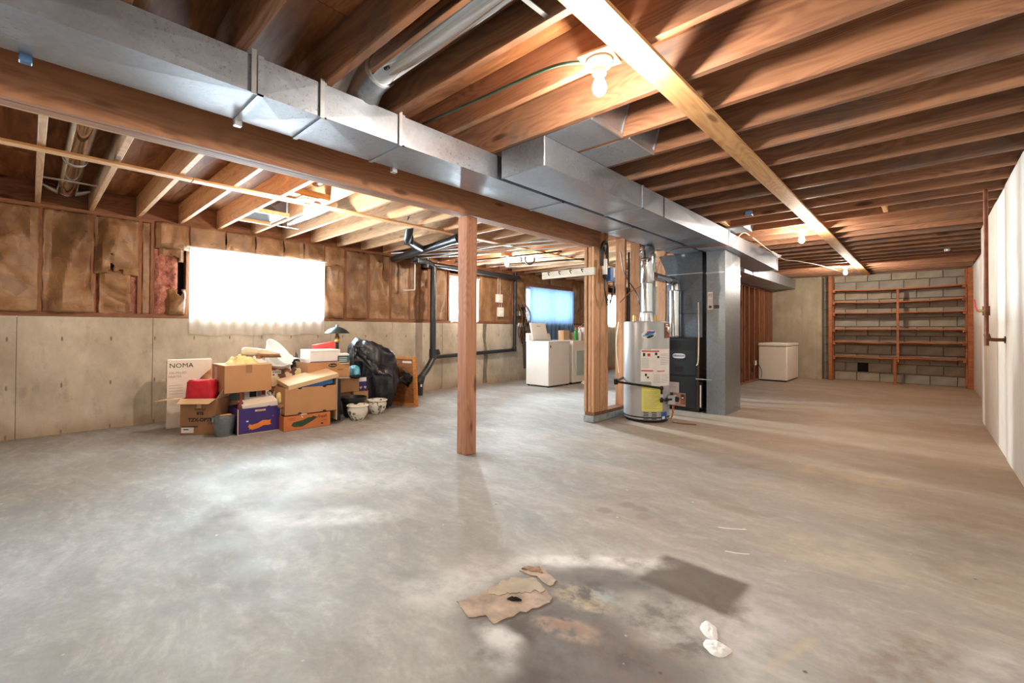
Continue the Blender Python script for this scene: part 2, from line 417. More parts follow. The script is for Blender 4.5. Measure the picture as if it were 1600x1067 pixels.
def concrete_wall(name, dark, light, axis='y', ties=True, lines=True, warm=None):
    t = NT(name); v = t.obj()
    g = t.noise(t.map(v, (1, 1, 0.6)), 2.2, 6, .65)
    fine = t.noise(v, 40, 4, .7)
    c = t.ramp(g, [(.28, dark), (.7, light)])
    pits = t.voro(t.map(v, (1, 1.0, 2.2)), 26); pm = t.m('MULTIPLY', t.rng(pits, .06, .14, 1, 0), t.rng(t.noise(v, 5, 3), .52, .62))
    c = t.mix(t.m('MULTIPLY', pm, .55), c, tuple(x*.35 for x in dark))
    big = t.noise(v, .9, 3); c = t.mix(t.m('MULTIPLY', t.rng(t.noise(t.map(v, (1,1,.5)), 7, 5, .7), .56, .66), .22), c, tuple(x*.4 for x in dark)); c = t.mix(t.m('MULTIPLY', t.rng(big, .45, .65), .3), c, tuple(x*.6 for x in dark))
    x, y, z = t.sep(v); a = y if axis == 'y' else x
    h = t.m('SUBTRACT', t.m('ADD', t.m('MULTIPLY', g, .5), t.m('MULTIPLY', fine, .25)), t.m('MULTIPLY', pm, .5))
    if ties:
        ua = t.m('ABSOLUTE', t.m('SUBTRACT', t.m('MODULO', t.m('ADD', a, 10.0), .372), .186))
        uz = t.m('ABSOLUTE', t.m('SUBTRACT', t.m('MODULO', t.m('ADD', z, 10.08), .47), .235))
        tm = t.m('MULTIPLY', t.rng(ua, .004, .010, 1, 0), t.rng(uz, .012, .03, 1, 0))
        c = t.mix(t.m('MULTIPLY', tm, .75), c, tuple(q*.25 for q in dark))
    if lines:
        st = t.noise(t.map(v, (22, 22, .25)), 1.0, 3); c = t.mix(t.m('MULTIPLY', t.rng(st, .5, .75), .22), c, tuple(q*.55 for q in dark))
    if warm: c = t.mix(t.m('MULTIPLY', t.rng(z, 0.0, .18, 1, 0), .5), c, warm)
    return t.pbr(c, .85, 0, t.bump(h, .35, .008), .2)
M['conc'] = concrete_wall('concrete_pony_wall', lin(158,146,128), lin(214,204,186), lines=False, warm=lin(150,118,88))
M['conc_back'] = concrete_wall('concrete_back_wall', lin(140,126,106), lin(186,170,146), axis='x', ties=False)
M['white_conc'] = concrete_wall('whitewashed_concrete', lin(222,217,208), lin(246,242,236), ties=False, warm=lin(170,140,110))
M['block'] = plain('cinder_block', lin(156,144,126), .9, 0, .22, 5, .5)
M['block_grey'] = plain('cinder_block_grey', lin(150,142,130), .9, 0, .2, 5, .5)
M['mortar'] = plain('mortar', lin(166,152,132), .95, 0, .2, 9, .4)
M['curb'] = plain('curb_concrete', lin(150,156,156), .9, 0, .25, 12, .5)
M['dark'] = plain('dark_void', lin(22,18,16), .9)

def galv(name, col, rough, spangle=.16, metal=.92, spots=0.0):
    t = NT(name); v = t.obj()
    s1 = t.voro(v, 55, out='Color'); bw = t.node('ShaderNodeRGBToBW'); t.set(bw.inputs[0], s1)
    big = t.noise(v, 2.6, 4)
    f = t.m('ADD', t.m('MULTIPLY', bw.outputs[0], spangle), t.m('MULTIPLY', big, .35))
    c = t.mix(t.rng(f, .05, .6), tuple(x*.72 for x in col), col)
    if spots:
        sp = t.noise(v, 60, 3, .7); ar = t.noise(v, 1.5, 3)
        c = t.mix(t.m('MULTIPLY', t.m('MULTIPLY', t.rng(sp, .58, .66), t.rng(ar, .45, .6)), spots), c, tuple(x*.25 for x in col))
    r = t.m('ADD', t.m('MULTIPLY', t.noise(v, 9, 4), .22), rough-.1)
    return t.pbr(c, r, metal, t.bump(big, .12, .02), .5)
M['galv'] = galv('galvanised_sheet', (0.47,0.50,0.56), .42, .22, spots=.6)
M['galv_blue'] = galv('galvanised_plenum', (0.38,0.42,0.46), .36, .4)
M['galv_dark'] = galv('dark_spangled_sheet', (0.20,0.23,0.27), .33, .5)
M['galv_light'] = galv('galvanised_seam', (0.78,0.80,0.82), .35, .1)
M['pipe_shiny'] = galv('bright_tin_pipe', (0.74,0.75,0.76), .06, .05, 1.0)
M['steel_dark'] = plain('black_iron', lin(34,30,30), .45, .6, .3, 12)
M['copper'] = plain('copper', lin(176,98,62), .35, .9, .2, 10)
M['rustpipe'] = plain('old_copper_pipe', lin(112,66,44), .45, .6, .4, 14)
M['abs'] = plain('black_plastic_pipe', lin(34,36,40), .38, 0, .2, 6)
M['heater'] = plain('grey_heater_enamel', lin(172,174,176), .32, .1, .05, 3)
M['black'] = plain('black_enamel', lin(26,27,30), .35, 0, .2, 4)
M['brown_steel'] = plain('brown_enamel', lin(84,68,56), .45, .2, .12, 4)
M['white_enamel'] = plain('white_enamel', lin(238,238,236), .25, 0, .03, 2)
M['cream_enamel'] = plain('cream_enamel', lin(240,230,212), .3, 0, .04, 2)
M['white_plastic'] = plain('white_plastic', lin(240,240,238), .35, 0, .04, 3)
M['porcelain'] = plain('porcelain', lin(236,230,214), .25, 0, .03, 4)
M['blue_glass'] = plain('turquoise_panel', lin(176,206,206), .15, 0, .1, 3)
M['paper_white'] = plain('printed_white_paper', lin(232,228,224), .6, 0, .04, 8)
M['paper_yellow'] = plain('yellow_paper', lin(222,216,110), .6, 0, .06, 8)
M['paper_pink'] = plain('pink_grey_paper', lin(196,176,168), .6, 0, .15, 14)
M['ink'] = plain('black_ink', lin(24,22,24), .6)
M['ink_grey'] = plain('grey_ink', lin(150,146,142), .6)
M['ink_red'] = plain('red_ink', lin(200,50,44), .6)
M['ink_blue'] = plain('blue_ink', lin(52,92,170), .5)
M['ink_orange'] = plain('orange_ink', lin(226,128,48), .6)
M['ink_brown'] = plain('brown_print', lin(126,70,40), .6, 0, .5, 9)
M['ink_green'] = plain('dark_green_ink', lin(44,66,36), .6, 0, .3, 20)
M['card'] = plain('cardboard', lin(182,136,94), .85, 0, .06, 5)
M['card_dark'] = plain('cardboard_dark', lin(150,108,74), .85, 0, .1, 5)
M['card_in'] = plain('cardboard_inside', lin(212,180,142), .85, 0, .06, 5)
M['card_orange'] = plain('orange_printed_cardboard', lin(196,116,62), .75, 0, .1, 8)
M['card_purple'] = plain('indigo_printed_cardboard', lin(54,36,110), .6, 0, .12, 6)
M['card_white'] = plain('white_printed_cardboard', lin(232,220,206), .6, 0, .05, 6)
M['card_grey'] = plain('grey_printed_cardboard', lin(110,116,126), .6, 0, .25, 5)
M['tape'] = plain('packing_tape', lin(196,160,116), .3)
M['red_cloth'] = plain('crimson_cloth', lin(196,28,44), .7, 0, .18, 14, .3)
M['yellow_cloth'] = plain('yellow_mesh_cloth', lin(232,214,150), .8, 0, .15, 30, .3)
M['black_cloth'] = plain('black_cloth', lin(20,20,24), .8, 0, .2, 10)
M['white_cloth'] = plain('white_cloth', lin(236,232,224), .8, 0, .06, 10, .2)
M['leather'] = plain('cream_leather', lin(222,206,182), .5, 0, .1, 10)
M['brown_glass'] = plain('brown_glass', lin(112,50,24), .12, 0, .1, 8)
M['bucket'] = galv('old_galvanised_bucket', (0.30,0.34,0.37), .45, .2, .8)
M['plastic_red'] = plain('red_plastic', lin(220,70,62), .35)
M['plastic_green'] = plain('green_plastic', lin(52,150,70), .35)
M['plastic_blue'] = plain('blue_plastic', lin(40,90,150), .35)
M['box_blue'] = plain('blue_box_plastic', lin(80,116,160), .4)
M['plastic_sky'] = plain('sky_blue_plastic', lin(110,190,215), .35)
M['rope'] = plain('tan_handle', lin(182,140,92), .8, 0, .2, 30)
M['green_wire'] = plain('green_cable', lin(50,74,58), .5)
M['white_wire'] = plain('white_cable', lin(232,216,188), .5)
M['brown_wire'] = plain('brown_cable', lin(150,92,52), .5)
M['black_wire'] = plain('black_cable', lin(24,20,20), .5)
M['lamp_metal'] = plain('pewter_shade', lin(92,106,110), .3, .8, .1, 6)
M['brass'] = plain('brass', lin(190,160,100), .3, .8, .1, 6)
M['tile_clay'] = plain('peach_floor_tile', lin(166,144,126), .8, 0, .4, 12, .5)
M['plaster'] = plain('white_plaster', lin(226,224,222), .8, 0, .06, 16, .6)
M['rust'] = plain('rusty_tile_glue', lin(150,112,84), .85, 0, .4, 40, .8)
M['alu'] = plain('window_aluminium', lin(226,226,226), .4, .2, .05, 6)

def bagmat():
    t = NT('black_bin_bag'); v = t.obj(); n = t.noise(v, 9, 6, .65, .6)
    return t.pbr(t.mix(n, lin(16,16,22), lin(34,35,46)), .26, 0, t.bump(n, .6, .03), .6)
M['binbag'] = bagmat()

def kraft():
    t = NT('kraft_paper'); r = t.rnd(); off = t.node('ShaderNodeCombineXYZ'); t.set(off.inputs[0], t.m('MULTIPLY', r, 20.)); t.set(off.inputs[2], t.m('MULTIPLY', r, 9.))
    v = t.vadd(t.obj(), off.outputs[0])
    n = t.noise(v, 5, 5, .6); cr = t.voro(t.vadd(v, t.vscale(t.noise(v, 4, 3, color=True), .25)), 7, 'DISTANCE_TO_EDGE')
    c = t.ramp(n, [(.3, lin(122,86,56)), (.7, lin(172,130,90))])
    fold_shade = t.voro(t.vadd(t.map(v, (1,1,.6)), t.vscale(t.noise(v, 3, 3, color=True), .3)), 6.0, out='Color'); bw_ = t.node('ShaderNodeRGBToBW'); t.set(bw_.inputs[0], fold_shade)
    c = t.mix(t.rng(bw_.outputs[0], .1, .9, .55, 0), c, lin(84,58,38))  # darker cells paint the shading of crumpled folds into the paper
    h = t.m('ADD', t.m('MULTIPLY', t.rng(cr, 0, .12), .6), t.m('MULTIPLY', n, .5))
    return t.pbr(c, .5, 0, t.bump(h, .3, .010), .5)
M['kraft'] = kraft()
def pinkwool():
    t = NT('pink_glass_wool'); v = t.obj(); n = t.noise(v, 16, 6, .7)
    return t.pbr(t.ramp(n, [(.3, lin(120,70,62)), (.55, lin(184,122,104)), (.75, lin(214,168,150))]), 1.0, 0, t.bump(n, .9, .03), .1)
M['pink'] = pinkwool()
M['curtain'] = fabric_sheer('sheer_white_curtain', (0.95,0.92,0.87), .28)
M['curtain_thin'] = fabric_sheer('thin_white_curtain', (0.95,0.93,0.9), .62)
M['curtain_orange'] = fabric_sheer('cream_curtain', (0.92,0.84,0.72), .35)
M['curtain_blue'] = fabric_sheer('pale_blue_curtain', (0.34,0.52,0.80), .03, .25)
M['glass'] = glass('window_glass')
M['bulb'] = emission('lit_bulb', BULB_COL, BULB_E)

def potmat():
    t = NT('floral_glazed_ceramic'); v = t.obj()
    d = t.voro(v, 22, out='Distance'); n = t.noise(v, 30, 3)
    leaf = t.m('MULTIPLY', t.rng(n, .5, .56), t.rng(t.noise(v, 11, 2), .5, .55))
    bl = t.m('MULTIPLY', t.rng(d, .18, .24, 1, 0), t.rng(t.noise(t.map(v, loc=(4,2,1)), 12, 2), .52, .56))
    c = t.mix(leaf, lin(232,228,220), lin(110,116,84)); c = t.mix(bl, c, lin(190,120,96))
    return t.pbr(c, .25, 0, None, .5)
M['pot'] = potmat()
def boxart():
    t = NT('produce_print'); v = t.obj(); n = t.noise(v, 12, 2); d = t.voro(v, 14)
    c = t.ramp(d, [(.1, lin(206,150,84)), (.35, lin(150,84,48)), (.6, lin(92,60,50))]); c = t.mix(t.rng(n, .52, .56), c, lin(226,206,176))
    return t.pbr(c, .6)
M['boxart'] = boxart()
def nomaart():
    t = NT('copper_swirl_print'); v = t.obj(); x, y, z = t.sep(v)
    n = t.m('ADD', t.m('MULTIPLY', x, 3.0), t.m('MULTIPLY', t.noise(v, 5, 2), .8))
    w = t.m('SINE', t.m('MULTIPLY', n, 7.0))
    return t.pbr(t.ramp(t.rng(w, -1, 1), [(.1, lin(120,72,46)), (.5, lin(176,118,82)), (.9, lin(226,190,158))]), .5)
M['swirl'] = nomaart()

# ================================================================ SETTING
XL, XR = -6.43, 0.495
SILL = 1.205
Y0, Y1 = -3.6, 12.36

floor = structure(bx('floor', -6.9, 1.3, Y0-.2, Y1+.3, -0.12, 0.0, M['floor']))
floor.location = (0, 0, 0)
for v_ in floor.data.vertices: v_.co += Vector(((-6.9+1.3)/2, (Y0-.2+Y1+.3)/2, -0.06))

# ---- right wall: whitewashed board-formed concrete, then a set-back stretch
wall_right = structure(bx('wall_right', XR+.03, XR+.30, Y0, 7.79, 0, J+.02, M['white_conc']))
seams = [-3.6,-2.4,-1.2,0.0,1.2,2.4,3.6,4.6,5.60,6.25,7.10,7.79]
for i in range(len(seams)-1):
    d = (0.0, .004, .001, .005, .002)[i % 5]
    bx('formed_panel', XR+d, XR+.04, seams[i]+.003, seams[i+1]-.003, 0, J+.01, M['white_conc'], None, .003).parent = wall_right
for c in wall_right.children: c.location = Vector(c.location) - Vector(wall_right.location)
wr2 = structure(bx('wall_right', .66, .90, 7.6, Y1+.2, 0, J+.02, M['white_conc']))
structure(bx('wall_front', -6.8, .9, Y0-.25, Y0, 0, SUB, M['conc_back']))

# ---- far wall: plain concrete on one side, concrete blocks behind the shelves
wall_back = structure(bx('wall_back', -7.0, .95, Y1+.06, Y1+.3, 0, SUB+.05, M['mortar']))
wbl = wall_back.location
conc_face = bx('concrete_face', -2.95, -1.70, 12.02, Y1+.06, 0, J-.02, M['conc_back']); conc_face.parent = wall_back; conc_face.location = Vector(conc_face.location) - wbl
bw, bh = .392, .196
for row in range(12):
    z0 = row*bh; off = 0 if row % 2 else -bw/2
    n = 0
    x = -1.70 + off
    while x < .66:
        xa, xb = max(x, -1.70)+.005, min(x+bw, .66)-.005
        hole = (row == 1 and xa < -.95 < xb)
        if xb-xa > .05 and not hole and z0 < J-.03:
            rr = random.random()
            o = bx('cinder_block', xa, xb, Y1-.03+random.uniform(-.004,.004), Y1+.08, z0+.005, min(z0+bh-.005, J-.01), M['block_grey' if rr < .3 else 'block'], None, .004)
            o.parent = wall_back; o.location = Vector(o.location) - wbl
        elif hole:
            for (a, b) in ((xa, -1.10), (-.84, xb)):
                if b-a > .02:
                    o = bx('cinder_block', a, b, Y1-.03, Y1+.08, z0+.005, z0+bh-.005, M['block_grey'], None, .004); o.parent = wall_back; o.location = Vector(o.location) - wbl
            o = bx('wall_opening', -1.10, -.84, Y1+.04, Y1+.07, z0, z0+bh, M['dark']); o.parent = wall_back; o.location = Vector(o.location) - wbl
        x += bw

# ---- left wall: concrete pony wall below, studs and paper-faced insulation above
WINDOWS = [(-2.85,-1.25), (1.30,2.88), (5.26,5.94), (7.43,9.12), (10.25,11.45)]  # first window is unseen, added behind the camera for fill light
WZ0, WZ1 = 1.24, 2.03
wall_left = structure(MB().box(-6.86, XL-.02, Y0, Y1+.1, 0, SILL-.02).build('wall_left', M['conc']))
def wl(o): o.parent = wall_left; return o
edges = [Y0]
y = -.08 - 1.035*3
while y < Y1: edges.append(y); y += 1.035
edges.append(Y1)
for a, b in zip(edges, edges[1:]):
    if b-a > .05:
        d = random.choice((0, .003, .005))
        wl(MB().box(XL-.04, XL-d, a+.0015, b-.0015, 0, SILL-.012).build('concrete_panel', M['conc'], bevel=.002))
wl(beam('sill_plate', (XL-.07, Y0, SILL+.012), (XL-.07, Y1, SILL+.012), .14, .045, M['stud_red']))
wl(beam('top_plate', (XL-.07, Y0, J-.02), (XL-.07, Y1, J-.02), .14, .04, M['stud_red']))
# sheathing behind the studs, cut round the windows
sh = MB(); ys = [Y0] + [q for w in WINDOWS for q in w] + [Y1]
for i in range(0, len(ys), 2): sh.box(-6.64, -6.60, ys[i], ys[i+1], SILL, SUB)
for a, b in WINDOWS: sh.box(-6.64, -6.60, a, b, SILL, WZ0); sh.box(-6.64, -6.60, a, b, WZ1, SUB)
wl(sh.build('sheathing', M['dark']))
wl(beam('rim_board', (-6.50, Y0, (J+SUB)/2), (-6.50, Y1, (J+SUB)/2), .04, SUB-J, M['stud_red']))
stud_ys = [-3.4,-3.02,-2.9,-1.2,-.70,-.31,.067,.456,.832,.945,1.275,2.905,3.243,3.623,4.012,4.385,4.60,4.78,5.18,5.24,5.97,6.45,6.945,7.38,9.16,9.50,9.90,10.2,11.5,11.9,12.28]
for y in stud_ys:
    wl(beam('stud', (XL-.065, y, SILL+.035), (XL-.065, y, J-.04), .038, .13, M['stud_red'], up=(1,0,0)))
for a, b in WINDOWS:   # headers and trimmers
    wl(beam('header', (XL-.07, a-.03, WZ1+.045), (XL-.07, b+.03, WZ1+.045), .12, .09, M['stud_red']))
    wl(beam('rough_sill', (XL-.07, a-.03, WZ0-.02), (XL-.07, b+.03, WZ0-.02), .12, .03, M['stud_red']))

def _tri(x): return abs((x % 2.0) - 1.0)*2.0 - 1.0
def wrinkle(y, z, seed, amp):
    rs = random.Random(seed*101+7); w = mnoise.noise(Vector((y*1.6+seed, z*1.3, 3)))*.22; w2 = mnoise.noise(Vector((y*2.1, z*1.7+seed, 8)))*.22
    h = 0.0
    for f, a in ((1.9,1.0),(2.7,.8),(3.9,.6),(5.6,.38),(8.5,.22)):
        th = rs.uniform(-.75,.75) + (math.pi/2 if rs.random() < .35 else 0)
        h += a*_tri((y+w)*math.cos(th)*f*1.25 + (z+w2)*math.sin(th)*f + rs.uniform(0,2))*(.35+.9*abs(mnoise.noise(Vector((y*1.9+f, z*1.7, seed+f)))))
    return amp*1.9*(h*.75 + .15)

def paper(y0, y1, z0, z1, x=XL-.005, amp=.035, seed=0, tear=0.0, tear_side=None, name='paper_panel', nu=24, nv=44, sag=0.0):
    def P(u, v):
        e = min(1, 6*min(u, 1-u)); e2 = min(1, 8*min(v,1-v)); k = e*(.4+.6*e2)
        ya = y0+(y1-y0)*u; za = z0+(z1-z0)*v
        yy = ya; ww = wrinkle(ya, za, seed, amp)
        return (x + ww*k + sag*math.sin(math.pi*u)*math.sin(math.pi*v)*.5, yy + .010*mnoise.noise(Vector((za*9, seed, 1)))*(1 if (u<.03 or u>.97) else 0), za + .012*mnoise.noise(Vector((ya*14, seed, 4)))*(1 if (v<.03 or v>.97) else 0))
    def skip(u, v):
        if not tear: return False
        n = mnoise.noise(Vector((u*2.7+seed, v*3.1, seed*2.2))) + .5*mnoise.noise(Vector((u*7+seed, v*8, seed)))
        if tear_side == 'low': n -= (v-.35)*1.6
        elif tear_side == 'high': n += (v-.75)*2.2
        elif tear_side == 'east': n += (u-.8)*2.0
        elif tear_side == 'west': n -= (u-.2)*2.0
        return n > (1-tear)
    o = MB().grid(P, nu, nv, skip if tear else None).build(name, M['kraft'], solid=.0025, smooth=22)
    return wl(o)
def wool(y0, y1, z0, z1, seed=0, x=XL-.05, amp=.03):
    def P(u, v):
        k = min(1, 8*min(u,1-u))*min(1, 8*min(v,1-v)); p = Vector((u*3+seed, v*5, seed))
        return (x + amp*(mnoise.noise(p)+.6*mnoise.noise(p*2.7)+.4)*k, y0+(y1-y0)*u, z0+(z1-z0)*v)
    return wl(MB().grid(P, 12, 20).build('insulation_batt', M['pink'], smooth=80))
B, T = SILL+.03, J-.045
paper(-3.4,-3.02,B,T,seed=31); paper(-1.2,-.70,B,T,seed=33); paper(-.70,-.31,B,T,seed=32)
paper(-.31,.060,B,T,seed=1,amp=.045,x=XL+.004)
paper(.085,.462,B,T,seed=2,amp=.065,tear=.24,tear_side='west',x=XL+.006); wool(.08,.45,B,T,2)
paper(.455,.825,B+.42,T,seed=3,amp=.07,tear=.34,tear_side='low',x=XL+.004); paper(.50,.76,B,B+.50,seed=13,amp=.08,tear=.34,tear_side='east'); wool(.47,.82,B,T,3)
paper(.85,.93,B,T,seed=4,amp=.03,x=XL-.02,nu=6)
wool(.96,1.18,B,T-.28,5,XL-.02,.06); paper(1.0,1.24,B+.62,T-.2,seed=15,amp=.05,tear=.5,tear_side='low',x=XL-.02); paper(1.06,1.26,B,B+.3,seed=16,amp=.05,tear=.55,tear_side='high',x=XL-.01)
# short paper flaps over the big window
fy = [.955,1.285,1.665,2.0,2.35,2.62,2.92]
for i in range(6):
    paper(fy[i]+.006, fy[i+1]-.006, (1.99,2.0,2.02,2.03,2.05,2.05)[i], J-.015, x=XL+.012, amp=(.05,.018,.03,.02,.018,.03)[i], seed=40+i, nv=12, name='paper_flap')
paper(2.92,3.225,1.99,J-.015,seed=50,amp=.02,nv=12,x=XL+.006,name='paper_flap')
paper(2.91,3.225,B,2.03,seed=51,amp=.05,tear=.32,tear_side='west'); wool(2.93,3.22,B,2.0,6,XL-.07)
paper(3.262,3.605,B,T,seed=52,amp=.055,tear=.22,tear_side='high'); wool(3.26,3.6,B,T,7,XL-.07)
paper(3.64,3.995,B,T,seed=53,amp=.05); paper(4.03,4.37,B,T,seed=54,amp=.025)
paper(4.40,4.58,B,T,seed=55,amp=.03,tear=.3); wool(4.4,4.58,B,T,8,XL-.07)
paper(4.61,4.76,B,T-.15,seed=56,amp=.05,tear=.25); paper(4.79,5.17,B,T,seed=57,amp=.03)
paper(5.98,6.44,B,T,seed=58,amp=.015); paper(6.47,6.93,B,T,seed=59,amp=.015); paper(6.96,7.37,B,T,seed=60,amp=.04)
paper(7.40,8.25,WZ1+.09,J-.01,seed=61,amp=.02,nv=10,name='paper_flap'); paper(8.26,9.15,WZ1+.09,J-.01,seed=62,amp=.02,nv=10,name='paper_flap')
paper(9.18,9.48,B,T,seed=63); paper(9.52,9.88,B,T,seed=64); paper(9.92,10.18,B,T,seed=65); paper(11.52,11.88,B,T,seed=66)
# stain streaks on the pony wall: a repair running down from the sill
wl(MB().prism([(XL+.001,6.10,1.19),(XL+.001,6.20,1.19),(XL+.001,6.17,.85),(XL+.001,6.24,.55),(XL+.001,6.20,.25),(XL+.001,6.22,.02),(XL+.001,6.10,.02),(XL+.001,6.12,.4),(XL+.001,6.15,.7),(XL+.001,6.09,.95)], (.006,0,0)).build('wall_repair', plain('dark_mortar_repair', lin(120,108,94), .9, 0, .3, 9)))

# ---- windows in the left wall
for i, (a, b) in enumerate(WINDOWS):
    w = bpy.data.objects.new('window_%d' % (i+1), None)
    COL.objects.link(w); w.location = (-6.57, (a+b)/2, WZ0); structure(w)
    h = (b-a)/2; H = WZ1-WZ0
    fr = MB(); t_ = .04
    fr.box(-.03,.03,-h,h,0,t_).box(-.03,.03,-h,h,H-t_,H).box(-.03,.03,-h,-h+t_,t_,H-t_).box(-.03,.03,h-t_,h,t_,H-t_)
    fr.box(-.025,.025,-.02,.02,t_,H-t_)
    fr.build('window_frame', M['alu'], w)
    for s_ in (-1, 1):
        q0, q1 = sorted((s_*.02, s_*(h-t_)))
        MB().box(-.003,.003,q0,q1,t_,H-t_).build('window_pane', M['glass'], w)

# ---- ceiling: plywood, joists, strapping
ceiling = structure(MB().box(-6.9, 1.3, Y0-.2, Y1+.3, SUB+.02, SUB+.10).build('ceiling', M['ply']))
def ce(o): o.parent = ceiling; return o
x = -6.66; k = 0
while x < .9:
    y = Y0 - (0.9 if k % 2 else 0)
    while y < Y1+.2:
        ya = max(y, Y0)+.002; yb = min(y+2.34, Y1+.2)-.002
        if yb > ya: ce(bx('plywood_sheet', x+.002, min(x+1.17,.95)-.002, ya, yb, SUB, SUB+.018, M['ply']))
        y += 2.34
    x += 1.17; k += 1
jd = SUB-J
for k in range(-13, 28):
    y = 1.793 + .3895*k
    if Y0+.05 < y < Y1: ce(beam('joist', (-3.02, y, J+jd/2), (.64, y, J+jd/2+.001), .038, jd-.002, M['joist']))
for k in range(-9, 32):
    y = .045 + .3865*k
    if Y0+.05 < y < Y1 and abs(y-Y0) > .03: ce(beam('joist', (-6.47, y, J+jd/2), (-2.86, y, J+jd/2), .038, jd-.002, M['joist_lit']))
ya = Y0
for yb in (-1.2, 3.07, 7.1, 9.3, 12.25):
    ce(beam('strap', (-.9235, ya+.002, J-.0105), (-.9235+random.uniform(-.003,.003), yb-.002, J-.0105), .128, .019, M['strap'])); ya = yb
ya = Y0
for yb in (.9, 4.2, 7.6, 12.2):
    ce(beam('strap', (-4.43, ya+.002, J-.0105), (-4.43, yb-.002, J-.0105), .092, .019, M['strap'])); ya = yb
for (xa, yb_) in ((-.30, 5.69), (-1.72, 5.30), (-1.72, 5.69)):   # solid blocking between two joists
    kk = round((yb_-1.793)/.3895); y_ = 1.793+.3895*kk
    ce(beam('blocking', (xa, y_+.02, J+.09), (xa, y_+.3895-.02, J+.09), .038, .16, M['strap']))
for (xa, ya_, yb_) in ((-4.25, 1.612, 1.958), (-5.12, 5.30, 5.50)): ce(beam('blocking', (xa, ya_, J+.03), (xa, yb_, J+.03), .09, .06, M['strap']))
# rim boards over the right wall
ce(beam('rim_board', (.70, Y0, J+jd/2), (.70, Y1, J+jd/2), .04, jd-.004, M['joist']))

# ---- built-up girder on posts
girder = tag(thing('girder', '', '', (-2.95, 0, 2.0662)), 'long red-brown timber girder of nailed planks carried by the square post', 'beam')
for k, (dx, dz) in enumerate(((.042, 0), (0, -.006), (-.042, .003))):
    beam('plank', (dx, Y0+.02, (J-2.0662)/2+dz/2), (dx, 4.70, (J-2.0662)/2+dz/2), .039, J-2.0662-.003-abs(dz), M['girder'], girder)
beam('ledger', (-.075, Y0+.02, .03), (-.075, 4.60, .03), .028, .045, M['strap'], girder)
post = thing('support_post', 'square reddish wooden post standing alone in the middle of the floor', 'post', (-2.945, 2.605, 0))
post.rotation_euler = (0, 0, 0)
beam('post_shaft', (0,0,0), (0,0,2.0602), .122, .118, M['post'], post, bevel=.004, up=(1,0,0))

# ================================================================ MECHANICAL PARTITION
part_w = thing('stud_partition', 'unfinished wall of upright studs on a concrete curb beside the water heater', 'stud wall', (-2.90, 4.46, 0))
def pl(x, y): return (x+2.90, y-4.46)
bx('curb', -.075, .07, 0, 2.62, 0, .075, M['curb'], part_w, .006)
beam('bottom_plate', (0, .02, .095), (0, 2.60, .095), .135, .038, M['stud_red'], part_w)
beam('top_plate', (0, .30, J-.02), (0, 4.1, J-.02), .135, .038, M['stud_red'], part_w)
for k, x_ in enumerate((-.052, -.005, .042)):
    beam('stud', (x_, .075+.006*((k*2)%3), .115), (x_, .075+.006*((k*2)%3), 2.057), .036, .13, M['stud'], part_w, up=(0,1,0))
beam('stud', (.0, .30, .115), (.0, .30, J-.04), .135, .042, M['stud'], part_w, up=(0,1,0))
beam('stud', (.035, .20, .115), (.035, .20, 2.057), .065, .10, M['stud'], part_w, up=(0,1,0))
for y in (5.215, 5.615, 6.02, 6.44, 6.74, 7.08, 7.44, 7.95, 8.42):
    beam('stud', (0, y-4.46, .115 if y < 7 else 0), (0, y-4.46, J-.04), .135, .04, M['stud'], part_w, up=(0,1,0))
bx('sheathing', -.085, -.07, 2.96, 3.98, .02, J-.05, M['stud'], part_w)
sheathed = thing('sheathed_partition', 'dark red stud wall with plywood backing next to the white chest freezer', 'stud wall', (-2.72, 10.9, 0))
bx('sheathing', -.07, -.055, -2.34, 1.11, .02, 2.03, M['stud_red'], sheathed)
beam('bottom_plate', (0, -2.34, .02), (0, 1.11, .02), .10, .038, M['stud_red'], sheathed)
beam('top_plate', (0, -2.34, 2.01), (0, 1.11, 2.01), .10, .038, M['stud_red'], sheathed)
for y in (8.58, 8.80, 9.20, 9.60, 9.78, 10.10, 10.50, 10.86, 11.28, 11.66, 11.98):
    beam('stud', (0, y-10.9, .04), (0, y-10.9, 1.99), .10, .038, M['stud_red'], sheathed, up=(0,1,0))
hb = thing('hook_board', 'whitewashed wooden board with bent hooks nailed to the stud partition post', 'hook board', (-3.19, 4.435, 1.763))
beam('board', (-.385, 0, 0), (.385, 0, 0), .03, .088, M['greywood'], hb)
for k in range(4):
    x_ = -.26 + .165*k
    MB().tube([(x_, -.014, .03), (x_, -.05, .028), (x_+.012, -.056, .005), (x_+.015, -.04, -.008)], .005, 6, smoothpath=4).build('hook', M['steel_dark'], hb)

# ================================================================ DUCTS
def duct_section(name, x0, x1, y0, y1, z0, z1, mat, parent, brk=.006):
    m_ = MB(); cx, cy, cz = (x0+x1)/2, (y0+y1)/2, (z0+z1)/2
    m_.add([(x0,y0,z0),(x1,y0,z0),(x1,y1,z0),(x0,y1,z0),(cx,cy,z0-brk)], [(0,4,1),(1,4,2),(2,4,3),(3,4,0)])
    m_.add([(x1,y0,z0),(x1,y1,z0),(x1,y1,z1),(x1,y0,z1),(x1+brk*.5,cy,cz)], [(0,1,4),(1,2,4),(2,3,4),(3,0,4)])
    m_.add([(x0,y0,z0),(x0,y1,z0),(x0,y1,z1),(x0,y0,z1)], [(0,3,2,1)])
    m_.add([(x0,y0,z1),(x1,y0,z1),(x1,y1,z1),(x0,y1,z1)], [(0,1,2,3)])
    m_.add([(x0,y0,z0),(x1,y0,z0),(x1,y0,z1),(x0,y0,z1),(cx,y0-brk*.5,cz)], [(0,1,4),(1,2,4),(2,3,4),(3,0,4)])
    m_.add([(x0,y1,z0),(x1,y1,z0),(x1,y1,z1),(x0,y1,z1)], [(3,2,1,0)])
    return m_.build(name, mat, parent)
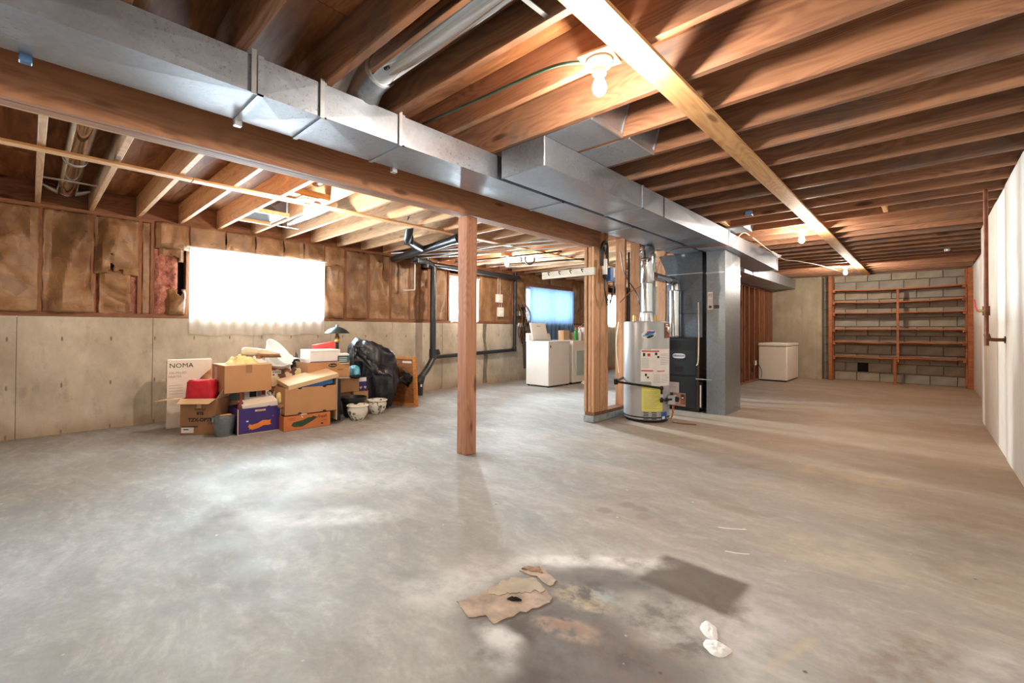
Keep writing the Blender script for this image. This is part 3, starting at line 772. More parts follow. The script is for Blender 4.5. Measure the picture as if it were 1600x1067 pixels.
def slip(x0, x1, y, z0, z1, parent, w=.012, t=.007):
    m_ = MB(); m_.box(x0-t, x1+t, y-w, y+w, z0-t, z0).box(x1, x1+t, y-w, y+w, z0-t, z1+.006).box(x0-t, x0, y-w, y+w, z0, z1)
    return m_.build('drive_slip', M['galv'], parent)
da = thing('supply_duct', 'long galvanised rectangular duct running beside the timber girder to the furnace', 'duct', (-2.385, 0, 2.137))
AX0, AX1 = -.175, .178
ye = [-3.45,-2.2,-1.2,-.42,.70,.99,1.45,3.0,4.2,5.5,6.75]
for a, b in zip(ye, ye[1:]):
    duct_section('duct_section', AX0, AX1, a+.001, b-.001, 0, J-2.137-.004, M['galv'], da)
for y in ye[1:-1]: slip(AX0, AX1, y, 0, J-2.137-.004, da)
bx('hanger_strap', .188, .191, .968, .99, -.01, .185, M['galv_light'], da)
bx('hanger_strap', .188, .191, 1.42, 1.44, -.01, .185, M['galv_light'], da)
bx('hanger_strap', .188, .191, .66, .68, -.01, .19, M['galv_light'], da)
for y_, mm_ in ((-.02,'box_blue'),(.71,'galv_light'),(1.62,'galv_light')): bx('duct_clip', AX0-.022, AX0+.012, y_-.018, y_+.018, -.030, .012, M[mm_], da, .003)
da2 = thing('lower_duct', 'galvanised duct beyond the furnace ending above the dark red stud wall', 'duct', (-2.47, 9.5, 2.045))
for a, b in ((-2.7,-.95),(-.95,.9),(.9,2.50)): duct_section('duct_section', -.30, .27, a+.001, b-.001, 0, .205, M['galv'], da2)
for y in (-.95, .9): slip(-.30, .27, y, 0, .205, da2)

db = thing('return_duct', 'wide galvanised trunk duct with a closed end hanging under the joists by the first bulb', 'duct', (-1.94, 2.20, 2.118))
BX0, BX1 = -.185, .181
hB = J-2.118-.004
for a, b in ((0,1.33),(1.33,1.75),(1.75,3.60)):
    duct_section('duct_section', BX0, BX1, a+.001, b-.001, 0, hB, M['galv'], db, .007)
slip(BX0, BX1, 1.33, 0, hB, db); bx('seam', BX1, BX1+.004, 1.745, 1.755, 0, hB, M['ink'], db)
MB().box(BX0-.006, BX1+.006, -.012, .0, -.006, hB).build('end_cap', M['galv_blue'], db, bevel=.004)
# tapered end section beyond the vertical plenum
m_ = MB()
y0_, y1_ = 3.60, 6.00
lo0, lo1, hi0, hi1 = 0, -.058, hB-.02, .178
m_.add([(BX0,y0_,lo0),(BX1,y0_,lo0),(BX1,y0_,hi0),(BX0,y0_,hi0),(BX0,y1_,lo1),(BX1,y1_,lo1),(BX1,y1_,hi1),(BX0,y1_,hi1)], [(0,1,2,3),(7,6,5,4),(0,4,5,1),(1,5,6,2),(2,6,7,3),(3,7,4,0)])
m_.build('duct_section', M['galv'], db)
slip(BX0, BX1, 3.60, 0, hB, db, .014, .008)
MB().box(BX0-.004, BX1+.012, y1_-.02, y1_+.008, lo1-.008, hi1+.006).build('end_cap', M['galv_light'], db, bevel=.003)
# joist-bay takeoffs
def takeoff(y0, y1, x1, parent):
    m_ = MB(); z0, z1 = hB+.002, SUB-2.118-.01
    m_.add([(BX1-.25,y0,z0),(x1,y0,z0),(x1,y1,z0),(BX1-.25,y1,z0),(BX1-.25,y0,z1),(x1+.06,y0,z1),(x1+.06,y1,z1),(BX1-.25,y1,z1)], [(0,3,2,1),(4,5,6,7),(0,1,5,4),(1,2,6,5),(2,3,7,6),(3,0,4,7)])
    o = m_.build('takeoff', M['galv'], parent)
    MB().box(x1, x1+.012, y0, y1, z0-.006, z0+.02).build('takeoff_lip', M['galv_light'], o)
    MB().add([(x1-.004,y1-.012,z0),(x1+.008,y1-.012,z0),(x1+.068,y1-.012,z1),(x1+.056,y1-.012,z1),(x1-.004,y1,z0),(x1+.008,y1,z0),(x1+.068,y1,z1),(x1+.056,y1,z1)], [(0,1,2,3),(7,6,5,4),(0,4,5,1),(1,5,6,2),(2,6,7,3),(3,7,4,0)]).build('takeoff_edge', M['galv_light'], o)
jy = lambda k: 1.793+.3895*k
takeoff(jy(1)+.021-2.2, jy(2)-.021-2.2, .52, db); takeoff(jy(2)+.021-2.2, jy(3)-.021-2.2, .55, db)
takeoff(jy(10)+.021-2.2, jy(11)-.021-2.2, .36, db)

# vertical return plenum
pn = thing('return_plenum', 'tall galvanised vertical duct standing on the floor beside the black furnace', 'duct', (-1.981, 6.30, 0))
duct_section('duct_section', -.115, .115, -.30, .33, 0, 1.825, M['galv_blue'], pn, .006)
duct_section('duct_section', -.115, .115, -.30, .33, 1.831, 2.112, M['galv_blue'], pn, .012)
MB().box(-.121,.121,-.306,.336,1.818,1.838).build('seam', M['galv_light'], pn)
bx('paper_sticker', -.10, -.035, -.305, -.303, 1.35, 1.58, M['paper_white'], pn)
text('marker_note', 'PS', .05, M['ink_red'], pn, (-.07, -.3065, 1.535), shear=.2)
for k in range(5): bx('print_line', -.09, -.045, -.3062, -.3058, 1.47-.022*k, 1.474-.022*k, M['ink_grey'], pn)
bx('black_sticker', -.02, .045, -.305, -.303, 1.365, 1.405, M['ink'], pn); bx('print_band', -.012, .036, -.3062, -.3058, 1.376, 1.392, M['ink_brown'], pn)
bx('black_sticker', -.085, -.05, -.305, -.303, 1.37, 1.40, M['ink'], pn)

# ================================================================ FURNACE
fu = thing('furnace', 'black gas furnace with a white oval badge between the heater and the tall duct', 'furnace', (-2.43, 6.33, 0))
fw = .235
bx('cabinet', -fw, fw, -.33, .33, .03, .985, M['brown_steel'], fu, .006)
bx('plinth', -fw+.01, fw-.01, -.32, .32, 0, .03, M['black'], fu)
up = bx('upper_door', -fw+.004, fw-.03, -.352, -.33, .475, .975, M['black'], fu, .006)
lo = bx('lower_door', -fw+.004, fw-.03, -.350, -.33, .04, .465, M['black'], fu, .006)
for k in range(16): bx('louvre', -.19, .17, -.356, -.352, .82+.008*k, .823+.008*k, M['steel_dark'], fu)
bx('louvre_recess', -.07, .03, -.3535, -.3515, .52, .60, M['steel_dark'], fu)
bx('handle_recess', -.09, .06, -.356, -.350, .675, .705, M['ink'], fu, .003)
bd = MB(); n = 28
poly = [(.085*math.copysign(abs(math.cos(2*math.pi*i/n))**.55, math.cos(2*math.pi*i/n)), -.36, .033*math.copysign(abs(math.sin(2*math.pi*i/n))**.8, math.sin(2*math.pi*i/n))) for i in range(n)]
bdo = bd.prism(poly, (0,.008,0)).build('badge', M['white_plastic'], fu, loc=(-.02, 0, .735))
text('badge_lettering', 'LENNOX', .036, M['ink_blue'], bdo, (0, -.3608, 0), sx=1.05, bold=.0006)
bx('label', -.20, -.02, -.3515, -.3495, .20, .375, M['paper_pink'], fu)
bx('label', -.20, .07, -.3525, -.3505, .06, .235, plain('rose_warning_label', lin(176,128,112), .6, 0, .2, 18), fu)
bx('label_print', .0, .065, -.354, -.3524, .085, .225, M['ink_brown'], fu); bx('pictogram', .012, .05, -.3555, -.354, .155, .215, M['ink'], fu); bx('pictogram', .018, .042, -.3565, -.3554, .165, .18, M['paper_white'], fu)
for k in range(9): bx('print_line', -.19, -.02, -.3537, -.3524, .22-.016*k, .223-.016*k, M['ink_brown'], fu)
for k in range(8): bx('print_line', -.19, -.03, -.3527, -.3512, .365-.016*k, .367-.016*k, M['ink_grey'], fu)
MB().box(fw, fw+.10, -.16, .16, .12, .55).build('filter_rack', M['steel_dark'], fu)
bx('filter_slot', fw+.005, fw+.05, -.335, -.16, .05, .40, M['steel_dark'], fu); bx('filter_label', fw+.018, fw+.034, -.342, -.335, .07, .36, M['paper_white'], fu)
MB().tube([(.215,-.36,.62),(.245,-.37,.70),(.25,-.37,1.15),(.24,-.36,1.45)], .007, 6, smoothpath=4).build('gas_tube', M['white_wire'], fu)
MB().tube([(.20,-.345,.44),(.40,-.345,.44)], .007, 6).build('latch_rod', M['galv_light'], fu)
# supply plenum on top of the furnace
sp = thing('supply_plenum', 'spangled galvanised box duct rising from the top of the black furnace', 'duct', (-2.43, 6.40, .987))
duct_section('duct_section', -.235, .245, -.30, .29, 0, .32, M['galv_dark'], sp, .012)
duct_section('duct_section', -.235, .245, -.30, .29, .325, .86, M['galv_dark'], sp, .02)
m_ = MB(); A_ = [(-.235,-.30,.865),(.245,-.30,.865),(.245,.29,.865),(-.235,.29,.865)]
B_ = [(-.36,-.30,1.145),(.245,-.30,1.145),(.245,.29,1.145),(-.36,.29,1.145)]
m_.add(A_+B_, [(0,1,5,4),(1,2,6,5),(2,3,7,6),(3,0,4,7),(0,3,2,1),(4,5,6,7)]); m_.build('flared_collar', M['galv_dark'], sp)
MB().box(-.24,.25,-.305,.295,.858,.870).build('seam', M['galv_light'], sp)

# ================================================================ WATER HEATER
wh = thing('water_heater', 'grey cylindrical gas water heater with warning labels and a yellow sheet', 'water heater', (-2.506, 5.13, 0))
Rh = .268; Hh = 1.185
MB().lathe([(0,.03),(Rh-.012,.03),(Rh-.004,.035),(Rh,.06),(Rh,Hh-.02),(Rh-.006,Hh-.004),(Rh-.03,Hh),(0,Hh+.01)], 48).build('tank', M['heater'], wh, smooth=30)
MB().lathe([(0,0),(Rh-.02,0),(Rh-.015,.03),(0,.03)], 40).build('base_ring', M['black'], wh, smooth=30)
MB().lathe([(Rh+.0008,.055),(Rh+.002,.062),(Rh+.0008,.069)], 48).build('seam', M['steel_dark'], wh)
AC = math.atan2(-5.13, 2.506)            # direction of the camera seen from the tank
def cyl(name, a0, a1, z0, z1, mat, parent=wh, r=Rh+.0012, th=.0012, n=10):
    m_ = MB(); vs = []
    for i in range(n+1):
        t = AC + a0 + (a1-a0)*i/n
        for rr, z in ((r,z0),(r,z1),(r+th,z1),(r+th,z0)): vs.append((rr*math.cos(t), rr*math.sin(t), z))
    fs = [(i*4+k, i*4+(k+1)%4, i*4+4+(k+1)%4, i*4+4+k) for i in range(n) for k in range(4)] + [(0,1,2,3), (n*4+3,n*4+2,n*4+1,n*4)]
    return m_.add(vs, fs).build(name, mat, parent)
# positive angles go to the right in the view
lab1 = cyl('warning_label', -.24, .30, .48, .85, M['paper_white']); lab2 = cyl('warning_label', .20, 1.25, .43, .86, M['paper_white'], r=Rh+.0022)
for (a0, a1, z0, z1, mm) in ((-.20,.55,.828,.843,'ink_red'),(-.22,.28,.60,.614,'ink_red'),(.45,.85,.598,.608,'ink_red'),(-.14,-.05,.775,.815,'ink'),(.04,.16,.775,.81,'ink_red'),(.36,.46,.79,.82,'ink'),(.46,.56,.755,.78,'ink'),(-.06,.02,.545,.575,'ink'),(.03,.10,.52,.54,'ink')):
    cyl('label_print', a0, a1, z0, z1, M[mm], lab1 if a1 < .33 else lab2, r=Rh+.0036)
for k in range(7):
    cyl('print_line', -.20, .10, .745-.017*k, .749-.017*k, M['ink_grey'], lab1, r=Rh+.0036); cyl('print_line', .62, 1.15, .80-.02*k, .804-.02*k, M['ink_grey'], lab2, r=Rh+.0036)
for k in range(6): cyl('print_line', .30, .60, .56-.018*k, .563-.018*k, M['ink_grey'], lab2, r=Rh+.0036); cyl('print_line', .68, 1.1, .56-.018*k, .563-.018*k, M['ink_grey'], lab2, r=Rh+.0036)
yl = cyl('yellow_sheet', -.20, .72, .135, .425, M['paper_yellow'], r=Rh+.004)
for k in range(13): cyl('print_line', -.10, .55-.1*(k%3), .36-.016*k, .363-.016*k, M['ink_grey'], yl, r=Rh+.0056)
for k in range(5):
    for a in (-.13, .22): cyl('air_slot', a+(.02 if k % 2 else 0), a+.22, .118-.019*k, .126-.019*k, M['ink'], r=Rh-.003, th=.006, n=4)
cyl('blue_label', .66, 1.0, .035, .125, M['ink_blue'], r=Rh+.003); cyl('label_print', .70, .86, .045, .075, M['paper_white'], r=Rh+.005)
cyl('control_plate', .86, 1.30, .99, 1.165, M['ink_brown'], r=Rh+.003, th=.004)
for z in (1.14, 1.115): cyl('print_line', .90, 1.1, z, z+.012, M['paper_white'], r=Rh+.0075)
ce_ = MB().lathe([(0,0),(.034,0),(.034,.012),(.02,.02),(0,.02)], 20).build('dial', M['galv_light'], wh, smooth=30)
t_ = AC+1.08; ce_.matrix_local = Matrix.Translation(((Rh+.006)*math.cos(t_), (Rh+.006)*math.sin(t_), 1.085)) @ Matrix.Rotation(t_, 4, 'Z') @ Matrix.Rotation(R(90), 4, 'Y')
# emblem: blue and pale swooshes on a white oval
def cyl_ell(name, ac, zc, ra, rz, mat, rot=0, r=Rh+.002, n=24):
    vs = []
    for rr in (r, r+.0012):
        for i in range(n):
            u = ra*math.cos(2*math.pi*i/n); v = rz*math.sin(2*math.pi*i/n); u2 = u*math.cos(rot)-v*math.sin(rot); v2 = u*math.sin(rot)+v*math.cos(rot)
            t = AC+ac+u2/Rh; vs.append((rr*math.cos(t), rr*math.sin(t), zc+v2))
    fs = [tuple(range(n, 2*n))] + [(i,(i+1)%n,n+(i+1)%n,n+i) for i in range(n)]
    return MB().add(vs, fs).build(name, mat, wh)
cyl_ell('emblem', .09, 1.03, .083, .048, M['paper_white'], .25)
cyl_ell('emblem_stripe', .15, 1.045, .060, .016, M['ink_blue'], .3, Rh+.0035)
cyl_ell('emblem_stripe', .06, 1.025, .066, .012, plain('teal_ink', lin(120,170,196), .5), .25, Rh+.0036)
cyl_ell('emblem_stripe', .16, 1.005, .042, .014, M['ink'], .35, Rh+.0036); cyl_ell('emblem_stripe', .10, 1.062, .03, .006, M['ink_red'], .1, Rh+.0036)
# gas valve, burner tubes
def at(a, r, z): t = AC+a; return Vector((r*math.cos(t), r*math.sin(t), z))
gv = MB(); o = gv.box(-.04,.05,-.04,.04,-.055,.055).build('gas_valve', M['galv_light'], wh, bevel=.008)
o.matrix_local = Matrix.Translation(at(1.15, Rh+.045, .265)) @ Matrix.Rotation(AC+1.15, 4, 'Z')
o2 = MB().lathe([(0,0),(.03,0),(.028,.03),(0,.03)], 16).build('valve_knob', M['ink'], o, smooth=30); o2.matrix_local = Matrix.Translation((.05,0,.01)) @ Matrix.Rotation(R(90), 4, 'Y')
MB().lathe([(0,0),(.016,0),(.016,.03),(0,.03)], 12, (0,0,.055)).build('valve_knob', M['ink'], o)
MB().tube([at(1.2,Rh+.05,.21), at(1.15,Rh+.055,.15), at(1.12,Rh+.06,.08), at(1.05,Rh+.05,.04)], .006, 6, smoothpath=4).build('burner_tube', M['copper'], wh)
MB().tube([at(1.25,Rh+.06,.21), at(1.22,Rh+.06,.12), at(1.10,Rh+.04,.05)], .005, 6, smoothpath=4).build('burner_tube', M['copper'], wh)
MB().tube([at(1.12,Rh+.06,.0065),at(1.1,Rh+.16,.006),at(1.2,Rh+.32,.006)], .006, 6, smoothpath=3).build('drip_tube', M['copper'], wh)
MB().lathe([(0,0),(.085,0),(.080,.04),(.074,.09),(.075,.10),(0,.10)], 24, (0,0,Hh+.005)).build('draft_hood', M['galv_light'], wh, smooth=30)
for dx in (-.13, .14): MB().lathe([(0,0),(.018,0),(.018,.07),(0,.07)], 12, (dx,-.06,Hh+.005)).build('pipe_nipple', M['brass'], wh)
# black iron gas line with elbow, drip leg and union
gl = thing('gas_pipe', 'thin black iron gas pipe crossing the front of the grey water heater', 'pipe', (-2.80, 5.0, 0))
g0 = Vector((-2.506,5.13,0))-Vector((-2.80,5.0,0))
pA = g0 + Vector((math.cos(AC), math.sin(AC), 0))*.33 + Vector((-math.sin(AC), math.cos(AC), 0))*(-.345) + Vector((0,0,.475)); pB = g0+at(.52, Rh+.07, .415); pC = g0+at(.52, Rh+.07, .275); pD = g0+at(1.02, Rh+.06, .275)
MB().tube([pA, pB], .013, 10).build('pipe_run', M['steel_dark'], gl, smooth=40)
MB().tube([pB, pC], .012, 10).build('pipe_drop', M['steel_dark'], gl, smooth=40)
MB().tube([pC, pD], .012, 10).build('pipe_run', M['steel_dark'], gl, smooth=40)
for p in (pB, pC): MB().lathe([(0,-.022),(.016,-.022),(.021,-.008),(.021,.008),(.016,.022),(0,.022)], 12, p).build('elbow', M['steel_dark'], gl, smooth=40)
pm = pC.lerp(pD,.5); MB().tube([pm-(pD-pC)*.10, pm+(pD-pC)*.10], .021, 8).build('union', M['steel_dark'], gl)
pm = pB.lerp(pC,.62); MB().tube([pm-Vector((0,0,.018)), pm+Vector((0,0,.018))], .019, 8).build('shutoff', M['galv_light'], gl)
MB().tube([pA+Vector((0,.01,-.03)), pA+Vector((0,.0,.03))], .024, 10).build('tee', M['steel_dark'], gl)
MB().tube([pA, Vector((-.01,.235,.50))], .014, 10).build('pipe_run', M['steel_dark'], gl)
MB().tube([(-.0,.235,.42), (-.0,.235,.58)], .017, 10).build('tee', M['steel_dark'], gl)
MB().tube([(-.0,.235,.50), (-.0,.235,2.08)], .014, 10).build('riser', M['steel_dark'], gl)


# flue pipe
fl = thing('heater_flue', 'bright tin flue pipe rising from the grey water heater to the duct overhead', 'flue pipe', (-2.495, 5.13, 0))
MB().lathe([(.07,1.29),(.07,1.66)], 28).build('pipe_section', M['pipe_shiny'], fl, smooth=60)
MB().lathe([(.074,1.655),(.076,1.66),(.074,1.95)], 28).build('pipe_section', M['pipe_shiny'], fl, smooth=60)
for z in (1.30, 1.655, 1.94): MB().lathe([(.071,z-.006),(.078,z),(.071,z+.006)], 28).build('crimp', M['galv_light'], fl, smooth=60)
MB().tube([(0,0,1.945),(0,.02,2.02),(-.03,.09,2.08),(-.10,.16,2.10)], .075, 20, smoothpath=5).build('elbow', M['pipe_shiny'], fl, smooth=60)
vent = thing('furnace_vent', 'bright bent vent pipe running from the heater flue down onto the furnace', 'flue pipe', (-2.53, 6.03, 0))
d0 = Vector((-2.495,5.13,0))-Vector((-2.53,6.03,0))
MB().tube([d0+Vector((.07,.02,1.735)), Vector((-.02,-.16,1.755))], .052, 20).build('pipe_section', M['pipe_shiny'], vent, smooth=60)
MB().tube([(-.02,-.17,1.755),(.0,-.06,1.755),(.01,-.01,1.71),(.012,0,1.62)], .055, 20, smoothpath=5).build('elbow', M['pipe_shiny'], vent, smooth=60)
MB().lathe([(.076,.99),(.076,1.63)], 28, (.012,-.02,0)).build('pipe_section', M['pipe_shiny'], vent, smooth=60)
for z in (1.0, 1.62): MB().lathe([(.076,z-.006),(.083,z),(.076,z+.006)], 28, (.012,-.02,0)).build('crimp', M['galv_light'], vent, smooth=60)
bk = thing('wall_stack_duct', 'narrow rectangular galvanised duct behind the heater flue', 'duct', (-2.72, 5.55, 0))
bx('duct_section', -.04, .09, -.09, .09, 1.25, 2.09, M['galv_blue'], bk)
bx('duct_section', -.045, .095, -.095, .095, 2.06, 2.095, M['galv_light'], bk)
for nm, pts, mt in (('blue_loop', [(-2.80,5.02,2.06),(-2.79,5.10,1.80),(-2.70,5.25,1.55),(-2.64,5.22,1.40)], 'black_wire'),
                    ('orange_loop', [(-2.78,4.97,1.42),(-2.72,5.05,1.52),(-2.66,5.10,1.58),(-2.6,5.2,1.64)], 'brown_wire'),
                    ('duct_wire', [(-2.46,5.30,1.75),(-2.45,5.42,1.98),(-2.30,5.50,2.10),(-2.05,5.62,2.105),(-1.80,5.70,2.105),(-1.74,5.84,2.11)], 'brown_wire'),
                    ('heater_wire', [(-2.80,4.98,1.18),(-2.83,4.97,.9),(-2.80,4.98,.55)], 'white_wire')):
    tag(MB().tube([Vector(p) for p in pts], .006, 6, smoothpath=6).build({'blue_loop':'cable','orange_loop':'cable','duct_wire':'cable','heater_wire':'cable'}[nm], M[mt]),
        {'blue_loop':'black cable hanging down beside the heater flue','orange_loop':'short orange-brown wire between the studs behind the heater','duct_wire':'brown thermostat wire sagging across the underside of the ducts','heater_wire':'thin pale wire down the stud edge beside the heater'}[nm], 'cable')

# hanging work light and cord on the partition post
wl_ = thing('work_light', 'white and blue work light hung by its black cord on the stud partition', 'work light', (-2.78, 4.60, 1.85))
MB().tube([(0,-.06,-.02),(.005,-.07,.16),(.0,-.03,.25),(0,.03,.27),(.0,.07,.22),(0,.08,.02)], .016, 8, smoothpath=6).build('cord', M['black_wire'], wl_, smooth=60)
MB().tube([(.01,-.05,-.02),(.015,-.05,.14),(.01,-.02,.20),(.01,.02,.12)], .012, 8, smoothpath=6).build('cord', M['black_wire'], wl_, smooth=60)
MB().tube([(.02,-.02,.06),(.02,-.015,-.12)], .030, 16).build('lamp_tube', M['white_plastic'], wl_, smooth=40)
MB().tube([(.02,-.015,-.12),(.02,-.013,-.16)], .026, 16).build('tube_cap', M['ink'], wl_, smooth=40)
bx('switch_box', -.015, .05, .06, .17, -.19, -.03, M['plastic_blue'], wl_, .006); bx('box_face', -.01, .052, .125, .165, -.14, -.03, M['paper_white'], wl_)
for q in range(3):
    rr = .10+.02*q
    MB().tube([(.02,.0,-.14),(.02,-.03+.01*q,-.25),(.02,.02,-.38-.03*q),(.02,.10,-.42-.02*q),(.02,.17-.01*q,-.33),(.02,.19,-.15),(.02,.17,-.04)], .007, 6, smoothpath=6).build('cord_loop', M['black_wire'], wl_, smooth=60)

# ================================================================ BARE BULBS
def lampholder(label, x, y, rz=0.0, plate=True):
    t = thing('bare_bulb_light', label, 'ceiling light', (x, y, J-.001), rz, 'bare bulbs under the joists')
    bx('mounting_plate', -.075, .075, -.075, .075, -.014, 0, M['strap'], t, .002)
    MB().lathe([(0,-.014),(.058,-.014),(.060,-.026),(.050,-.040),(.032,-.052),(.030,-.075),(0,-.075)], 28).build('porcelain_holder', M['porcelain'], t, smooth=35)
    MB().lathe([(0,-.172),(.012,-.170),(.024,-.160),(.031,-.143),(.030,-.125),(.022,-.105),(.016,-.090),(.014,-.075),(0,-.074)], 20).build('bulb', M['bulb'], t, smooth=60)
    return t
lampholder('bare bulb in a porcelain holder nearest the viewer beside the long strap', -1.075, 1.735, R(8))
lampholder('bare bulb beside the strap midway to the shelves', -1.09, 6.31)
lampholder('bare bulb hanging in front of the wooden shelves', -1.10, 10.40)
lampholder('bare bulb near the big white-curtained window', -4.25, 1.76)
lampholder('bare bulb over the black drain pipes near the laundry', -5.12, 5.40)
rear_fill_bulb = lampholder('unseen bare bulb added as fill light behind the viewer', -1.09, -2.55);  # unseen bulb added to fill the foreground from behind the camera

# ================================================================ ROUND DUCTS IN THE JOIST BAYS
def round_duct(name_, label, pts, r, mat='pipe_shiny'):
    t = thing('round_duct', label, 'duct', pts[0]); p0 = Vector(pts[0])
    MB().tube([Vector(p)-p0 for p in pts], r, 24).build('pipe_section', M[mat], t, smooth=60)
    return t
rd = round_duct('a', 'shiny round duct between the joists above the long galvanised duct', [(-2.10,1.235,2.425),(-.30,1.235,2.425)], .078)
MB().tube([(-.26,0,-.15),(-.20,0,-.10),(-.10,0,-.02),(.02,0,0)], [.088,.088,.085,.083], 24, smoothpath=3).build('elbow', M['galv_blue'], rd, smooth=60)
MB().tube([(0,0,0),(.03,0,0)], .084, 24).build('crimp', M['galv_light'], rd, smooth=60)
MB().tube([(.14,-.05,-.055),(.17,-.05,-.060)], .010, 6).build('screw', M['ink'], rd)
pts = [(1.00,-.20,.10),(1.00,-.14,-.10),(1.00,.0,-.105),(1.00,.16,-.10),(1.00,.20,.10)]
for a_, b_ in zip(pts, pts[1:]): beam('pipe_strap', a_, b_, .022, .004, M['galv_light'], rd, 0)
rd2 = round_duct('b', 'dull round duct between joists by the paper-covered wall', [(-3.05,.238,2.44),(-6.15,.238,2.44)], .075)
MB().tube([(-3.10,0,0),(-3.22,0,.0),(-3.30,0,.03),(-3.34,0,.10)], [.076,.07,.07,.07], 20, smoothpath=3).build('boot', M['pipe_shiny'], rd2, smooth=60)
for s_ in (-1, 1): MB().tube([(-3.22,.06*s_,-.01),(-3.18,.11*s_,.0),(-3.10,.17*s_,.01)], [.035,.03,.012], 8).build('bracket', M['galv_light'], rd2, smooth=60)
beam('pipe_strap', (-2.45,-.17,-.08), (-2.45,.17,-.08), .05, .004, M['galv_light'], rd2, 0)
MB().tube([(-1.9,0,0),(-1.94,0,0)], .079, 20).build('crimp', M['galv_light'], rd2, smooth=60)
rb = thing('register_boot', 'open sheet-metal register boot framed in wood above the big window', 'duct', (-5.45, 1.775, J))
for (a, b, c_, d_) in ((-.26,.26,-.165,-.145),(-.26,.26,.145,.165)): bx('boot_side', a, b, c_, d_, .02, .20, M['galv'], rb)
m_ = MB(); m_.add([(-.24,-.14,.03),(.20,-.14,.03),(.20,.14,.03),(-.24,.14,.03),(-.04,-.03,.17),(.06,-.03,.17),(.06,.03,.17),(-.04,.03,.17)], [(0,1,5,4),(1,2,6,5),(2,3,7,6),(3,0,4,7),(4,5,6,7)]); m_.build('boot', M['galv'], rb)
beam('wood_cleat', (-.28,-.165,.02), (-.28,.165,.02), .05, .04, M['strap'], rb); beam('wood_cleat', (.28,-.165,.02), (.28,.165,.02), .05, .04, M['strap'], rb)
rd3 = round_duct('c', 'short shiny pipe between joists near the big window and its bulb', [(-5.80,2.163,2.40),(-4.60,2.163,2.40)], .062)
beam('pipe_strap', (.02,-.12,-.07), (.02,.12,-.07), .03, .004, M['galv_light'], rd3, 0)
rd4 = round_duct('d', 'round duct in the joist bay over the laundry end', [(-4.2,4.87,2.40),(-3.1,4.87,2.40)], .06)
rd5 = round_duct('e', 'short bright pipe high between joists just inside the girder', [(-4.1,1.78,2.44),(-3.08,1.78,2.44)], .06)

# ================================================================ DRAIN AND WATER PIPES
dr = thing('drain_stack', 'black plastic drain pipe dropping down the left wall and jogging to the floor', 'drain pipe', (-6.22, 4.72, 0))
MB().tube([(0,0,2.14),(0,0,.66)], .052, 18).build('pipe_section', M['abs'], dr, smooth=60)
MB().tube([(0,0,.70),(0,0,.60),(.03,-.06,.52),(.10,-.20,.40),(.22,-.40,.30),(.25,-.44,.22),(.255,-.45,.02)], .052, 16, smoothpath=4).build('offset_bend', M['abs'], dr, smooth=60)
MB().tube([(0,0,.74),(0,0,.56)], .062, 18).build('coupling', M['abs'], dr, smooth=60)
MB().tube([(0,.02,.66),(.03,.11,.69)], .050, 16).build('cleanout', M['abs'], dr, smooth=60)
MB().tube([(.22,-.39,.31),(.25,-.45,.20)], .062, 16).build('coupling', M['abs'], dr, smooth=60)
bx('pipe_label', .306, .309, -.47, -.44, .16, .20, M['paper_white'], dr)
MB().tube([(0,.02,2.10),(.0,-.03,2.17),(.06,-.16,2.20),(.14,-.38,2.215),(.26,-.62,2.22)], .055, 16, smoothpath=4).build('branch', M['abs'], dr, smooth=60)
MB().tube([(0,-.02,2.19),(0,.9,2.175),(0,2.22,2.15)], .045, 14).build('branch', M['abs'], dr, smooth=60)
MB().tube([(.05,-.20,2.12),(.06,-.20,2.28)], .06, 14).build('fitting', M['abs'], dr, smooth=60)
MB().tube([(.20,-.50,2.15),(.20,-.50,2.30)], .065, 14).build('fitting', M['abs'], dr, smooth=60)
MB().tube([(-.06,-.75,2.20),(1.86,-1.03,2.23)], .052, 16).build('long_branch', M['abs'], dr, smooth=60)
MB().tube([(1.0,-.98,2.22),(1.35,-1.42,2.21),(1.5,-1.52,2.27),(1.62,-1.56,2.45)], .05, 14, smoothpath=4).build('branch', M['abs'], dr, smooth=60)
MB().tube([(1.35,-1.42,2.17),(1.35,-1.42,2.28)], .062, 14).build('fitting', M['abs'], dr, smooth=60)
MB().tube([(1.80,-1.025,2.23),(1.90,-1.04,2.23)], .062, 14).build('coupling', M['abs'], dr, smooth=60)
hp = thing('waste_pipe', 'black pipe sloping along the concrete below the wall boxes', 'drain pipe', (-6.36, 4.75, .60))
MB().tube([(.08,.02,0),(0,.12,-.01),(0,2.20,.055)], .034, 14).build('pipe_section', M['abs'], hp, smooth=60)
MB().tube([(0,2.20,.055),(0,2.22,1.68)], .034, 14).build('riser', M['abs'], hp, smooth=60)
MB().tube([(0,2.20,.02),(0,2.20,.12)], .044, 14).build('tee', M['abs'], hp, smooth=60)
wp = thing('water_lines', 'thin pale water tubes running under the joists beside the drain stack', 'water pipe', (-5.9, 4.4, 2.25))
for k, (dy, z) in enumerate(((0,.02),(.16,0),(.34,-.02))):
    MB().tube([(-.25,dy-.55,z),(.3,dy-.3,z),(2.5,dy+.5,z+.02)], .013, 8).build('water_tube', M['galv_light'], wp, smooth=60)
for y in (-.06, .42): MB().tube([(-.32,y,.0),(-.32,y,-.52 if y < 0 else -.10)], .011, 8).build('drop_tube', M['white_plastic'], wp, smooth=60)
MB().tube([(-.32,-.06,-.52),(-.42,-.22,-.53)], .011, 8).build('drop_tube', M['white_plastic'], wp, smooth=60)
wl2 = thing('joist_pipes', 'bundle of dark and bright pipes under joists past the square post', 'water pipe', (-5.2, 6.0, 2.26))
